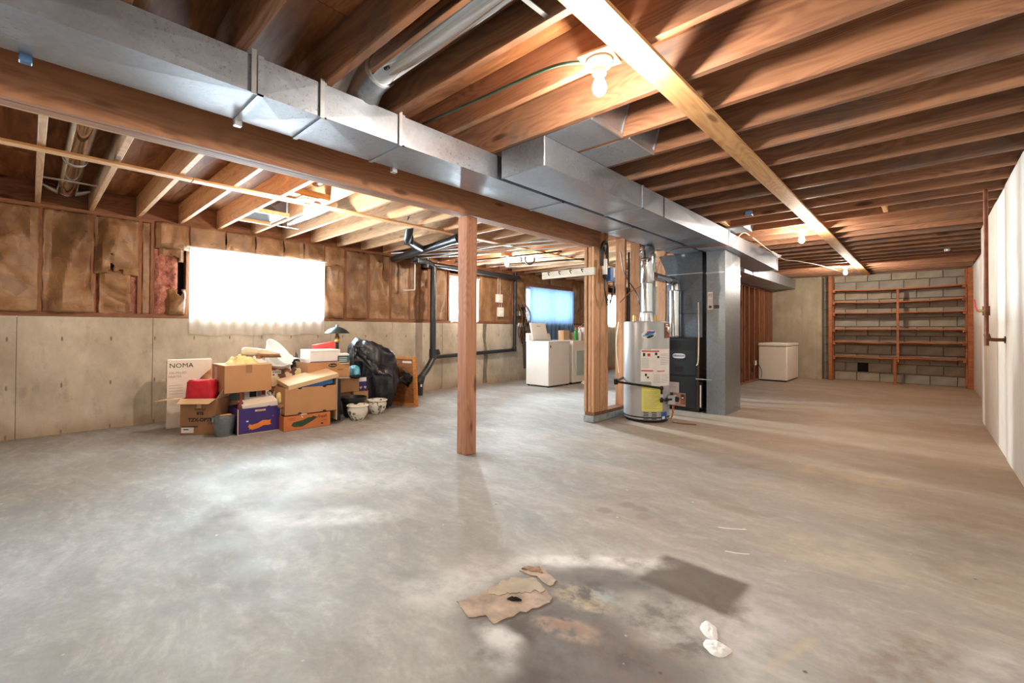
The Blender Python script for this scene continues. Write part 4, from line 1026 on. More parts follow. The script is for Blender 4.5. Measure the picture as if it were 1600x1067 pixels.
for k in range(4): MB().tube([(-.9+.1*k,-.9+.33*k,.0),(1.1,-.45+.45*k,.03)], .010 if k % 2 else .013, 8).build('pipe_run', M['galv_light' if k % 2 else 'steel_dark'], wl2, smooth=60)
hk = tag(MB().tube([(-4.9,5.62,2.30),(-4.9,5.62,2.22),(-4.84,5.66,2.17),(-4.78,5.70,2.22),(-4.78,5.70,2.28)], .014, 8, smoothpath=4).build('utility_hook', M['steel_dark'], smooth=60), 'bent black storage hook screwed up into a pale joist', 'hook')
hk2 = tag(MB().tube([(-4.92,5.52,2.28),(-4.90,5.50,2.22),(-4.86,5.47,2.20),(-4.84,5.45,2.25)], .014, 8, smoothpath=4).build('utility_hook', M['steel_dark'], smooth=60), 'small black hook hanging next to the bent storage hook', 'hook')
# supply pipe on the right wall
rp = thing('water_pipe', 'rust-brown water pipe with a valve in front of the whitewashed wall', 'water pipe', (.385, 5.60, 0))
MB().tube([(0,0,J),(0,0,1.06),(.004,0,1.03),(.03,0,1.012),(.11,0,1.012)], .015, 12, smoothpath=3).build('pipe_run', M['rustpipe'], rp, smooth=60)
MB().tube([(0,0,1.30),(0,0,1.22)], .024, 12).build('valve_body', M['rustpipe'], rp, smooth=60)
MB().tube([(0,0,1.26),(-.05,-.01,1.26)], .012, 10).build('valve_stem', M['brass'], rp, smooth=60)
MB().tube([(-.055,-.01,1.255),(-.065,.0,1.30),(-.07,.01,1.36)], .006, 8).build('valve_lever', M['plastic_red'], rp, smooth=60)
MB().tube([(0,0,1.06),(.01,0,1.02)], .020, 12).build('elbow', M['rustpipe'], rp, smooth=60)
MB().lathe([(0,0),(.03,0),(.03,.006),(0,.006)], 16).build('wall_flange', M['steel_dark'], rp, loc=(.11,0,1.012), rot=(0,R(-90),0))

# ================================================================ CABLES UNDER THE JOISTS
def cable(label, pts, mat, r=.006):
    return tag(MB().tube([Vector(p) for p in pts], r, 6, smoothpath=6).build('cable', M[mat], smooth=60), label, 'cable')
cable('green cable stapled along a joist to the nearest bulb', [(-2.3,1.655,2.36),(-1.9,1.655,2.34),(-1.5,1.66,2.33),(-1.33,1.65,2.315),(-1.22,1.66,2.305),(-1.14,1.70,2.297)], 'green_wire', .008)
ex = thing('extension_cord', 'white extension cord with a tied plug drooping beside the end of the wide duct', 'cable', (-1.70, 6.3, 2.2))
MB().tube([(-.04,-.43,-.07),(-.02,-.1,.13),(.0,.2,.135),(.03,.9,.06),(.06,1.2,.03)], .006, 6, smoothpath=6).build('cord', M['white_wire'], ex, smooth=60)
MB().tube([(.06,1.2,.03),(.10,1.6,-.02),(.16,2.2,.02),(.30,3.6,.08),(.45,5.3,.10)], .007, 6, smoothpath=6).build('cord', M['white_wire'], ex, smooth=60)
for k in range(4): MB().tube([(.05+.01*k,1.12+.05*k,.04-.01*k),(.09,1.30+.04*k,-.02+.012*k)], .014, 8).build('plug', M['white_plastic'], ex, smooth=60)
jb = thing('junction_box', 'small blue junction box on a joist between the first two bulbs', 'junction box', (-1.33, 5.02, 2.28))
bx('box', -.03, .03, -.025, .025, -.012, .028, M['box_blue'], jb, .004); bx('box_lid', -.033, .033, -.028, .028, -.018, -.012, M['galv'], jb, .002)
cn = thing('ceiling_socket', 'small bright metal socket under a joist in front of the shelves', 'socket', (.24, 9.2, J-.002))
MB().lathe([(0,-.04),(.03,-.04),(.035,-.02),(.03,0),(0,0)], 16).build('socket_body', M['galv_light'], cn, smooth=40); MB().lathe([(0,-.06),(.018,-.06),(.02,-.04),(0,-.04)], 12, (.03,0,0)).build('socket_cap', M['ink'], cn, smooth=40)

# ================================================================ CURTAINS
def curtain(name, label, y0, y1, z0, z1, x, folds, amp, mat, seed=0, flare=0.0, group=None):
    def P(u, v):
        k = .35 + .65*(1-v); yy = y0+(y1-y0)*u + flare*(1-v)*(u-.5)
        w = amp*k*(math.sin(2*math.pi*folds*u + 1.3*mnoise.noise(Vector((u*4+seed, v*.8, seed)))) + .5*mnoise.noise(Vector((u*folds*1.7, v*1.5, seed+3))))
        return (x+w, yy, z0+(z1-z0)*v + (.012*math.sin(u*23+seed) if v < .02 else 0))
    t = thing('window_curtain', label, 'curtain', (0,0,0))
    MB().grid(P, int(folds*10), 14).build('curtain_cloth', mat, t, smooth=80)
    MB().tube([(x,y0-.03,z1-.01),(x,y1+.03,z1-.01)], .008, 8).build('curtain_rod', M['alu'], t)
    return t
curtain('c', 'bright white sheer curtain over the big window above the stored boxes', 1.285, 2.90, 1.00, 2.055, -6.385, 13, .018, M['curtain'], 1)
curtain('c', 'narrow white sheer curtain at the window half hidden by the post', 5.25, 5.95, 1.22, 2.07, -6.39, 6, .015, M['curtain_thin'], 4)
curtain('c', 'pale blue curtain at the laundry window behind the washer', 7.47, 9.14, .80, 2.03, -6.375, 10, .022, M['curtain_blue'], 7)
curtain('c', 'cream curtain at the far window seen between the studs', 10.25, 11.45, 1.15, 2.05, -6.38, 8, .018, M['curtain_orange'], 9)

# ================================================================ WALL BOXES
for (y0_, y1_, z0_, z1_, lb, nm) in ((6.45,6.61,1.63,1.80,'white switch box on the paper-faced wall, the upper one of the two','switch_box'),(6.50,6.645,1.34,1.535,'white outlet box below the switch box on the paper-faced wall','outlet_box')):
    t = thing(nm, lb, 'electrical box', (-6.41, (y0_+y1_)/2, (z0_+z1_)/2)); hy, hz = (y1_-y0_)/2, (z1_-z0_)/2
    bx('box', -.03, .035, -hy, hy, -hz, hz, M['white_plastic'], t, .006); bx('cover_plate', .035, .041, -hy*.7, hy*.7, -hz*.75, hz*.75, M['porcelain'], t, .002); bx('switch', .041, .055, -.012, .012, -.02, .02, M['white_plastic'], t, .002)
    for dy in (-.03, .03): MB().tube([(.0,dy,hz),(.0,dy,hz+(.42 if nm == 'switch_box' else .09))], .007, 6).build('conduit', M['white_wire'], t)
mb = thing('meter_cluster', 'tangle of cords, meters and small boxes hung at the wall beside the washer', 'electrical box', (-6.33, 7.16, 1.2))
for (y, z, a, b, mm) in ((-.10,.22,.07,.10,'galv_light'),(.05,.10,.09,.12,'steel_dark'),(-.06,-.02,.08,.08,'white_plastic'),(.10,-.10,.06,.09,'galv'),(.02,.32,.06,.07,'steel_dark')):
    bx('box', -.04, .05, y-a/2, y+a/2, z-b/2, z+b/2, M[mm], mb, .006)
for k in range(9):
    y = -.16+.04*k; MB().tube([(.03,y,.42-.03*(k%3)),(.07,y+.05,.15),(.06,y-.03,-.15-.04*(k%4)),(.03,y+.06,-.30-.05*(k%3)),(.02,y+.1,.0)], .008, 6, smoothpath=6).build('cord', M[('black_wire','brown_wire','steel_dark')[k%3]], mb, smooth=60)
for k in range(3): MB().tube([(.03,-.05+.05*k,-.1),(.05,-.02+.04*k,-.5),(.04,.02+.03*k,-.95)], .008, 6, smoothpath=5).build('cord', M['steel_dark'], mb, smooth=60)
fo = thing('freezer_outlet', 'small outlet box on a red stud by the white chest freezer', 'electrical box', (-2.655, 10.40, .40)); bx('box', -.01, .03, -.05, .05, -.05, .05, M['galv_light'], fo, .004); bx('cover_plate', .03, .036, -.035, .035, -.045, .045, M['porcelain'], fo, .002)

# ================================================================ LAUNDRY
wa = thing('washing_machine', 'white top-loading washing machine with its lid propped open', 'washing machine', (-5.42, 6.90, 0))
MB().box(-.28,.28,-.34,.34,.025,.84).build('body', M['white_enamel'], wa, bevel=.012)
m_ = MB(); m_.box(-.285,.285,-.345,.345,.842,.862); m_.build('top_panel', M['white_enamel'], wa, bevel=.006)
bx('tub_opening', -.19, .21, -.26, .26, .8621, .8635, M['galv'], wa)
m_ = MB(); pr = [(-.285,.86),(-.195,.86),(-.205,.93),(-.225,.99),(-.25,1.01),(-.285,1.01)]
m_.prism([(x_,-.34,z_) for x_, z_ in pr], (0,.68,0)); m_.build('control_console', M['white_enamel'], wa, bevel=.006)
for k in range(3): MB().lathe([(0,0),(.03,0),(.026,.025),(0,.025)], 16).build('dial', M['galv_light'], wa, loc=(-.212,-.2+.2*k,.95), rot=(0,R(75),0))
o = MB().box(-.012,.012,-.24,.24,0,.36).build('lid', M['white_plastic'], wa, loc=(-.17,-.02,.865), rot=(0,R(-14),0), bevel=.008)
MB().box(-.002,.002,-.06,.06,.285,.295).build('lid_print', M['ink_grey'], o, loc=(.0125,0,0))
for x_, y_ in ((-.24,-.30),(.24,-.30),(-.24,.30),(.24,.30)): MB().lathe([(0,0),(.02,0),(.02,.03),(0,.03)], 10, (x_,y_,0)).build('foot', M['black'], wa)
bx('badge', .2805, .284, -.29, -.265, .74, .79, M['steel_dark'], wa, .002)
dy_ = thing('clothes_dryer', 'white clothes dryer beyond the washer with boxes and bottles on top', 'clothes dryer', (-5.44, 7.66, 0))
MB().box(-.30,.30,-.33,.36,.03,.87).build('body', M['white_enamel'], dy_, bevel=.012)
bx('door', .301, .315, -.22, .24, .16, .66, M['blue_glass'], dy_, .006)
bx('plinth', -.28, .28, -.31, .34, 0, .03, M['black'], dy_)
def bottle(label, x, y, z, r, h, mat, capmat, cat='bottle', name='bottle'):
    t = thing(name, label, cat, (x, y, z))
    MB().lathe([(0,0),(r*.9,0),(r,.01),(r,h*.58),(r*.85,h*.68),(r*.4,h*.78),(r*.38,h*.86),(0,h*.86)], 18).build('bottle_body', M[mat], t, smooth=40)
    MB().lathe([(0,h*.86),(r*.45,h*.86),(r*.42,h),(0,h)], 14).build('bottle_cap', M[capmat], t, smooth=40)
    return t
bottle('green bottle with a red cap on the dryer', -5.20, 7.52, .87, .04, .26, 'plastic_green', 'plastic_red')
bottle('white spray bottle with a red trigger top on the dryer', -5.18, 7.63, .87, .036, .28, 'white_plastic', 'plastic_red')
bottle('clear squat bottle beside the spray bottle on the dryer', -5.22, 7.72, .87, .045, .22, 'galv_light', 'plastic_red')
def carton_closed(name, label, loc, rz, w, d, h, mat, cat='box', group=None, tape=True):
    t = thing(name, label, cat, loc, rz, group)
    MB().box(-w/2,w/2,-d/2,d/2,0,h).build('carton_body', M[mat], t, bevel=.003)
    if tape: bx('tape', -w/2+.001, w/2-.001, -.02, .02, h, h+.0012, M['tape'], t); 
    return t
t = carton_closed('storage_box', 'cream box standing behind the bottles on the dryer', (-5.48, 7.50, .87), R(90), .20, .14, .20, 'card_in')
t = carton_closed('storage_box', 'small brown box behind the squat bottle on the dryer', (-5.40, 7.78, .87), R(84), .12, .14, .15, 'card')
jg = thing('detergent_tub', 'round white detergent tub with a bail handle on the dryer end', 'tub', (-5.28, 7.94, .87))
MB().lathe([(0,0),(.10,0),(.115,.03),(.12,.23),(.126,.235),(.126,.26),(0,.265)], 24).build('tub_body', M['white_plastic'], jg, smooth=40)
MB().tube([(-.0,-.12,.2),(0,-.10,.30),(0,0,.34),(0,.10,.30),(0,.12,.2)], .006, 6, smoothpath=5).build('handle', M['galv_light'], jg)
def rag(name, label, loc, rx, ry, h, mat, seed, cat='cloth'):
    def P(u, v):
        t = 2*math.pi*u; rr = v; p = Vector((rr*math.cos(t)*2+seed, rr*math.sin(t)*2, seed))
        k = 1+.25*mnoise.noise(Vector((math.cos(t)*1.5+seed, math.sin(t)*1.5, seed)))
        z = h*(1-rr**2.2)*(.65+.6*mnoise.noise(p*1.6)+.3*mnoise.noise(p*4)) + .004
        return (loc[0]+rx*k*rr*math.cos(t), loc[1]+ry*k*rr*math.sin(t), loc[2]+max(.003, z))
    return tag(MB().grid(P, 40, 12).build(name, M[mat], smooth=80), label, cat)
rag('crumpled_cloth', 'crumpled pale cloth on the floor in front of the dryer', (-5.00, 7.72, 0), .17, .20, .10, 'white_cloth', 3)
shd = carton_closed('storage_box', 'dark box seen between the studs on the floor past the partition', (-4.2, 8.9, 0), 0, .5, .4, .55, 'card_dark')
sh2 = carton_closed('storage_box', 'small printed box on top of the dark box past the partition', (-4.2, 8.9, .552), R(15), .3, .25, .22, 'boxart')

# ================================================================ FREEZER
fz = thing('chest_freezer', 'cream-white chest freezer standing alone by the far concrete wall', 'freezer', (-2.40, 11.35, 0))
MB().box(-.27,.27,-.56,.56,.03,.74).build('cabinet', M['cream_enamel'], fz, bevel=.012)
MB().box(-.278,.278,-.57,.57,.75,.815).build('lid', M['cream_enamel'], fz, bevel=.016)
bx('gasket', -.262, .262, -.55, .55, .738, .752, M['ink_grey'], fz)
bx('kick_plinth', -.25, .25, -.54, .54, 0, .03, M['black'], fz)
for q in range(2): bx('hinge', -.284, -.27, -.3+.6*q, -.24+.6*q, .70, .79, M['galv_light'], fz)
MB().tube([(-.22,-.57,.06),(-.20,-.60,.2),(-.24,-.66,.34),(-.26,-.90,.42)], .006, 6, smoothpath=6).build('power_cord', M['black_wire'], fz)

# ================================================================ SHELVES
sv = thing('wall_shelves', 'built-in wooden shelving with six sagging boards against the block wall', 'shelves', (-.47, 12.12, 0))
bx('side_post', -1.105, -1.04, -.12, -.02, 0, J-.02, M['shelfwood'], sv, .003); bx('side_post', -1.06, -1.03, -.02, .18, 0, J-.02, M['shelfwood'], sv, .003)
bx('side_post', 1.055, 1.165, -.12, -.02, 0, J-.02, M['shelfwood'], sv, .003); bx('side_post', 1.03, 1.055, -.02, .18, 0, J-.02, M['shelfwood'], sv, .003)
zs = [(1.975,1.945,1.978),(1.715,1.680,1.725),(1.472,1.464,1.474),(1.113,1.122,1.120),(.842,.848,.862),(.520,.528,.544)]
for i, (a, b, c_) in enumerate(zs):
    m_ = MB(); n = 24; vs = []
    for k in range(n+1):
        u = k/n; x_ = -1.035+2.07*u
        z_ = a*(1-u)*(1-2*u)+b*4*u*(1-u)+c_*u*(2*u-1) + .006*math.sin(4*math.pi*u)*(1 if i > 3 else .3)
        for yy, zz in ((-.125,-.011),(.17,-.011),(.17,.011),(-.125,.011)): vs.append((x_, yy, z_+zz))
    fs = [(k*4+q, k*4+(q+1)%4, k*4+4+(q+1)%4, k*4+4+q) for k in range(n) for q in range(4)] + [(0,1,2,3), (n*4+3,n*4+2,n*4+1,n*4)]
    m_.add(vs, fs).build('shelf_board', M['shelfwood'], sv)
    bx('cleat', -1.035, -.985, -.11, .17, a-.055, a-.012, M['shelfwood'], sv, .002); bx('cleat', .985, 1.035, -.11, .17, c_-.055, c_-.012, M['shelfwood'], sv, .002)
for (z0_, z1_) in ((1.69,1.93),(1.475,1.67),(1.134,1.452),(.86,1.11),(.54,.836)): bx('divider', .035, .075, -.12, -.05, z0_, z1_, M['shelfwood'], sv, .002)
bx('support_leg', -.015, .035, -.13, -.03, 0, .516, M['shelfwood'], sv, .003); bx('cleat', .035, .075, -.11, .15, .455, .515, M['shelfwood'], sv, .002); bx('foot_block', -.015, .10, -.14, -.02, 0, .02, M['shelfwood'], sv, .002)
lv = carton_closed('loose_board', 'short scrap board lying flat on the lowest shelf', (-.20, 12.08, .548), 0, .30, .10, .018, 'shelfwood', 'board', tape=False)

# ================================================================ THE PILE OF STORED THINGS BELOW THE BIG WINDOW
def carton_open(name, label, loc, rz, w, d, h, mat, flaps=(), inner='card_in', cat='box', group=None, th=.005):
    t = thing(name, label, cat, loc, rz, group)
    m_ = MB(); m_.box(-w/2,w/2,-d/2,-d/2+th,0,h).box(-w/2,w/2,d/2-th,d/2,0,h).box(-w/2,-w/2+th,-d/2+th,d/2-th,0,h).box(w/2-th,w/2,-d/2+th,d/2-th,0,h).box(-w/2,w/2,-d/2,d/2,0,th)
    m_.build('carton_body', M[mat], t)
    for side, ln, ang in flaps:            # ang: 0 flat outwards, 90 straight up, negative drooping
        a = R(ang); c_, s_ = math.cos(a), math.sin(a); e = .004
        if side == 'front': q = [(-w/2+e,-d/2,h),(w/2-e,-d/2,h),(w/2-.02,-d/2-ln*c_,h+ln*s_),(-w/2+.02,-d/2-ln*c_,h+ln*s_)]; off = (0,0,-.004)
        if side == 'back': q = [(w/2-e,d/2,h),(-w/2+e,d/2,h),(-w/2+.02,d/2+ln*c_,h+ln*s_),(w/2-.02,d/2+ln*c_,h+ln*s_)]; off = (0,0,-.004)
        if side == 'west': q = [(-w/2,d/2-e,h),(-w/2,-d/2+e,h),(-w/2-ln*c_,-d/2+.02,h+ln*s_),(-w/2-ln*c_,d/2-.02,h+ln*s_)]; off = (0,0,-.004) if abs(c_) > .5 else (.004,0,0)
        if side == 'east': q = [(w/2,-d/2+e,h),(w/2,d/2-e,h),(w/2+ln*c_,d/2-.02,h+ln*s_),(w/2+ln*c_,-d/2+.02,h+ln*s_)]; off = (0,0,-.004) if abs(c_) > .5 else (-.004,0,0)
        MB().prism(q, off).build('flap', M[inner], t)
    return t
FRX = (R(90),0,0)

# heater carton leaning at the wall
no = thing('heater_carton', 'tall white heater carton with copper swirl print leaning behind the red bag box', 'box', (-6.00, 1.215, 0), R(82))
MB().box(-.20,.20,-.08,.08,0,.735).build('carton_body', M['card_white'], no, bevel=.004)
bx('side_print', -.2015, -.2, -.07, .07, .02, .72, M['paper_pink'], no)
sw = MB(); poly = [(.199,-.0815,.735)]; 
arc = [(-.02+.22*math.sin(a_)*1.0, -.0815, .30+.43*(1-math.cos(a_))) for a_ in [i*math.pi/2/10 for i in range(11)]]
poly = [(.199,-.0815,.34)] + [(x_,y_,z_) for x_, y_, z_ in arc]
sw.prism([(.199,-.0815,.30)] + [(-.03+.01*i+.0022*i*i, -.0815, .30+.043*i-.0003*i*i) for i in range(0,9)] + [(.199,-.0815,.73)], (0,.001,0)).build('swirl_print', M['swirl'], no)
text('lettering', 'NOMA', .070, M['ink'], no, (-.075,-.0815,.672), FRX, sx=1.0)
text('lettering', 'OIL-FILLED', .032, M['ink_grey'], no, (-.105,-.0815,.595), FRX); text('lettering', 'HEATER', .032, M['ink_grey'], no, (-.13,-.0815,.555), FRX)
for k in range(7): bx('radiator_picture', .02+.024*k, .036+.024*k, -.0835, -.0825, .38, .475, M['paper_white' if k % 2 else 'ink_grey'], no)
bx('radiator_picture', .01, .195, -.0829, -.0822, .37, .48, M['paper_white'], no)
for k in range(4): bx('print_line', -.18, -.06, -.0815, -.0805, .46-.03*k, .463-.03*k, M['ink_grey'], no)
for k in range(3): bx('print_spot', -.2025, -.2012, -.05, .05, .50-.12*k, .54-.12*k, M['ink'], no)

# red-bag box
b2 = carton_open('open_carton', 'open brown carton holding a crimson bag, in front of the heater carton', (-5.50, 1.255, 0), R(47), .345, .24, .365, 'card_dark', (('west',.27,-6),('front',.10,-22),('east',.10,58)))
text('lettering', 'FRAGILE', .03, M['ink'], b2, (.02,-.121,.255), FRX); text('lettering', 'BTE', .04, M['ink'], b2, (.02,-.121,.215), FRX, bold=.002)
text('lettering', 'TZX-OPTRA', .05, M['ink'], b2, (.04,-.121,.150), FRX, bold=.002, sx=.98); text('lettering', 'LTD', .03, M['ink'], b2, (.12,-.121,.115), FRX)
lb_ = bx('address_label', -.16, -.04, -.1215, -.120, .02, .075, M['paper_white'], b2); bx('label_print', -.14, -.09, -.1222, -.1215, .05, .06, M['ink'], b2); bx('label_print', -.16, .0, -.1216, -.1208, .077, .086, M['ink'], b2)
bx('tape', -.012, .03, -.1212, -.1202, .27, .36, M['tape'], b2)
def lump(name, label, loc, size, rz, mat, seed, cat, amp=.10, pw=4.0, floor=True, n=28):
    """soft box-like lump with wrinkles"""
    sx, sy, sz = size
    def P(u, v):
        th = 2*math.pi*u; ph = math.pi*(v-.5)
        f = lambda c: math.copysign(abs(c)**(2/pw), c)
        x_, y_, z_ = f(math.cos(ph))*f(math.cos(th)), f(math.cos(ph))*f(math.sin(th)), f(math.sin(ph))
        p = Vector((x_*1.6+seed, y_*1.6, z_*1.6)); k = 1+amp*(mnoise.noise(p)+.5*mnoise.noise(p*2.7)) - amp*.7*max(0, 1-abs(mnoise.noise(p*1.9))*5)
        return (x_*sx*k, y_*sy*k, (z_*k+1)*sz)
    o = MB().grid(P, n, n//2+4).build(name, M[mat], smooth=80)
    o.location = loc; o.rotation_euler = (0,0,rz)
    return tag(o, label, cat)
lump('cloth_bag', 'crimson bag stuffed upright into the open brown carton', (-5.52, 1.235, .27), (.135,.085,.14), R(47), 'red_cloth', 2, 'bag', .08, 5)

# galvanised bucket
bu = thing('metal_bucket', 'old galvanised bucket with a tan grip between two cartons', 'bucket', (-5.19, 1.345, 0))
bu.scale = (.82,.82,.95)
MB().lathe([(0,.01),(.085,.01),(.088,0),(.092,.008),(.125,.195),(.131,.198),(.131,.206),(.122,.204),(.09,.02),(0,.02)], 28).build('pail', M['bucket'], bu, smooth=30)
for z in (.07, .14): MB().lathe([(.088+.033*z/.2+.001,z-.004),(.093+.033*z/.2+.002,z),(.088+.033*z/.2+.001,z+.004)], 28).build('rim_band', M['bucket'], bu, smooth=60)
MB().tube([(.02,-.125,.185),(.05,-.10,.215),(.10,.0,.225),(.09,.06,.222),(.02,.125,.185)], .004, 6, smoothpath=5).build('bail', M['galv'], bu)
MB().tube([(.075,-.06,.224),(.10,0,.23),(.095,.05,.228)], .011, 8, smoothpath=3).build('grip', M['rope'], bu, smooth=60)
for s_ in (-1, 1): bx('lug', .0, .04, s_*.125-.008, s_*.125+.008, .16, .205, M['bucket'], bu, .003)

# indigo crate
cr = carton_open('produce_crate', 'indigo produce carton with an orange ribbon print, front row of the pile', (-5.25, 1.645, 0), R(88), .40, .34, .262, 'card_purple', (('back',.05,60),), 'card_dark')
for x_ in (-.2, .2): bx('edge_band', x_-.004, x_+.004, -.1745, -.169, 0, .262, M['card_in'], cr)
bx('edge_band', -.2, .2, -.174, -.169, 0, .006, M['card_in'], cr)
rbn = [(-.11,.075),(-.09,.10),(-.075,.088),(-.02,.10),(.03,.125),(.09,.118),(.105,.128),(.10,.085),(.115,.075),(.08,.068),(.04,.072),(-.01,.05),(-.07,.038),(-.085,.048),(-.10,.04),(-.095,.06)]
MB().prism([(x_,-.1712,z_) for x_, z_ in rbn], (0,.0008,0)).build('ribbon_print', M['ink_orange'], cr)
bx('label_print', -.045, .055, -.1712, -.170, .222, .240, M['card_in'], cr); text('lettering', 'FRUIT CO', .013, M['ink_brown'], cr, (.005,-.1716,.231), FRX)
bx('print_spot', -.125, -.105, -.1712, -.170, .125, .137, M['paper_white'], cr); bx('print_spot', .12, .135, -.1712, -.170, .155, .165, M['ink_red'], cr)
wbx = carton_closed('flat_box', 'white flat box tilted in the top of the indigo carton', (-5.20, 1.665, .235), R(84), .33, .20, .085, 'card_white', tape=False); wbx.rotation_euler = (R(8), R(-5), R(84))
bx('label_print', .06, .09, -.102, -.100, .02, .04, M['ink'], wbx)
bottle('brown glass bottle standing at the corner of the indigo carton', -5.18, 1.49, .02, .034, .40, 'brown_glass', 'brown_glass')
lump('yellow_pouch', 'pale yellow pouch wedged beside the flat white box in the indigo carton', (-5.12, 1.865, .25), (.05,.04,.075), R(20), 'yellow_cloth', 5, 'pouch', .2, 3)
lump('yellow_pouch', 'olive-grey cloth bundle at the rim of the indigo carton', (-5.02, 1.85, .235), (.035,.06,.02), R(10), 'card_dark', 9, 'pouch', .2, 3)

# support stack under the big box
dk = carton_closed('storage_box', 'dark slate box underneath the big brown carton', (-5.64, 1.495, 0), R(90), .19, .20, .405, 'card_grey', tape=False)
bx('edge_band', .06, .07, -.1015, -.10, 0, .40, M['ink_grey'], dk)
gy = carton_closed('printed_box', 'pale grey printed box under the right half of the big brown carton', (-5.545, 1.76, 0), R(90), .32, .20, .405, 'paper_white', tape=False)
for (a, b, c_, d_, mm) in ((-.11,-.04,.325,.385,'ink'),(.01,.05,.34,.385,'ink_red'),(-.03,.005,.33,.38,'ink_grey')): bx('print_spot', a, b, -.1012, -.100, c_, d_, M[mm], gy)
el = MB(); el.prism([(.10+.032*math.cos(2*math.pi*i/20), -.1012, .355+.022*math.sin(2*math.pi*i/20)) for i in range(20)], (0,.001,0)).build('oval_print', M['ink'], gy)
el = MB(); el.prism([(.10+.024*math.cos(2*math.pi*i/20), -.1018, .355+.015*math.sin(2*math.pi*i/20)) for i in range(20)], (0,.001,0)).build('oval_print', M['paper_white'], gy)

# the big brown carton and what lies on it
bb = carton_closed('big_carton', 'largest plain brown carton, heaped with shoes and a yellow cloth', (-5.48, 1.585, .410), R(90), .45, .46, .285, 'card', tape=False)
bx('tape', -.03, .03, -.2312, -.2302, .20, .285, M['card_dark'], bb); bx('address_label', -.2262, -.2252, .03, .12, .12, .26, M['paper_pink'], bb)
bx('open_mouth', -.215, .215, -.22, .22, .285, .2865, M['card_in'], bb)
rag('yellow_cloth', 'yellow mesh cloth heaped on the big brown carton', (-5.42, 1.56, .695), .13, .16, .10, 'yellow_cloth', 6)
rag('white_cloth', 'pale crumpled cloth between the yellow cloth and the shoes', (-5.50, 1.70, .695), .12, .13, .09, 'white_cloth', 11)
def shoe(label, loc, rz, tilt):
    t = thing('dress_shoe', label, 'shoe', loc, rz); t.rotation_euler = (R(tilt), 0, rz)
    pr = [(-.12,.0),(-.125,.05),(-.10,.085),(-.03,.075),(.03,.055),(.09,.045),(.125,.022),(.125,0)]
    m_ = MB(); vs = []; n = len(pr)
    for w_, y_ in ((.6,-.042),(1,-.030),(1,.030),(.6,.042)): vs += [(x_, y_, max(0,z_*w_)) for x_, z_ in pr]
    fs = [(k*n+i, k*n+(i+1)%n, (k+1)*n+(i+1)%n, (k+1)*n+i) for k in range(3) for i in range(n)] + [tuple(range(n)), tuple(range(4*n-1,3*n-1,-1))]
    m_.add(vs, fs).build('upper', M['leather'], t, smooth=50, subsurf=1)
    bx('sole', -.12, .125, -.042, .042, -.012, .003, M['card_dark'], t, .004); bx('heel', -.12, -.07, -.035, .035, -.04, -.012, M['card_dark'], t, .003)
    return t
shoe('cream shoe tipped on its side on top of the big carton', (-5.52, 1.715, .80), R(70), 35)
shoe('cream shoe nearest the white bowls on top of the big carton', (-5.42, 1.83, .775), R(55), -20)

# printed produce boxes, bowls and jumble in the middle
p1 = carton_closed('produce_box', 'lower printed produce box with white labels behind the lidded carton', (-5.58, 2.03, .21), R(88), .36, .34, .20, 'boxart', tape=False)
p0 = carton_closed('storage_box', 'plain brown box at the bottom behind the lidded carton', (-5.58, 2.03, 0), R(90), .38, .36, .208, 'card_dark', tape=False)
bx('white_label', -.06, .03, -.1712, -.170, .03, .09, M['paper_white'], p1)
for k in range(3): MB().prism([(-.05+.055*k+.02*math.cos(2*math.pi*i/12), -.1720, .06+.02*math.sin(2*math.pi*i/12)) for i in range(12)], (0,.0005,0)).build('print_spot', M[('plastic_green','ink_red','ink_blue')[k]], p1)
p2 = carton_open('produce_box', 'upper printed produce tray with two white labels and a barcode', (-5.58, 2.04, .415), R(88), .36, .34, .20, 'boxart')
bx('white_label', -.08, .02, -.1712, -.170, .005, .085, M['paper_white'], p2); bx('white_label', .08, .165, -.1712, -.170, .01, .085, M['paper_white'], p2)
bx('barcode_label', -.17, -.07, -.1712, -.170, .15, .19, M['paper_white'], p2)
for k in range(14): bx('barcode_bar', -.165+.0065*k, -.163+.0065*k+.001*(k%3), -.1718, -.1711, .158, .183, M['ink'], p2)
MB().prism([(.12+.045*math.cos(math.pi*i/14), -.1714, .09+.075*math.sin(math.pi*i/14)) for i in range(15)], (0,.001,0)).build('fruit_print', M['paper_yellow'], p2)
MB().prism([(-.15+.05*math.cos(2*math.pi*i/16), -.1714, .06+.05*math.sin(2*math.pi*i/16)) for i in range(16)], (0,.001,0)).build('fruit_print', M['card_in'], p2)
def bowl(label, loc, r, h, tilt, mat='white_plastic', rz=0, name='plastic_bowl'):
    t = thing(name, label, 'bowl', loc); t.rotation_euler = (R(tilt[0]), R(tilt[1]), rz)
    MB().lathe([(0,0),(r*.45,0),(r*.7,h*.3),(r*.95,h*.85),(r,h),(r*1.04,h),(r*1.04,h*.96),(r*.96,h*.8),(r*.72,h*.25),(r*.46,-.006),(0,-.006)], 32).build('bowl_body', M[mat], t, smooth=40)
    return t
bowl('large white plastic basin tipped over at the back of the produce trays', (-5.66, 1.96, .735), .19, .11, (-35, 40))
bowl('smaller white plastic bowl in front of the tipped basin', (-5.50, 1.98, .65), .14, .09, (10, 28))
ra = thing('wire_rack', 'white wire dish rack in the printed produce tray', 'rack', (-5.45, 2.14, .618))
for k in range(7): MB().tube([(-.08+.025*k,-.09,0),(-.08+.025*k,-.08,.09),(-.08+.025*k,.0,.115),(-.08+.025*k,.08,.09),(-.08+.025*k,.09,0)], .004, 6, smoothpath=4).build('wire', M['white_plastic'], ra)
for y_ in (-.09, .09): MB().tube([(-.09,y_,0),(.08,y_,0)], .005, 6).build('wire', M['white_plastic'], ra)
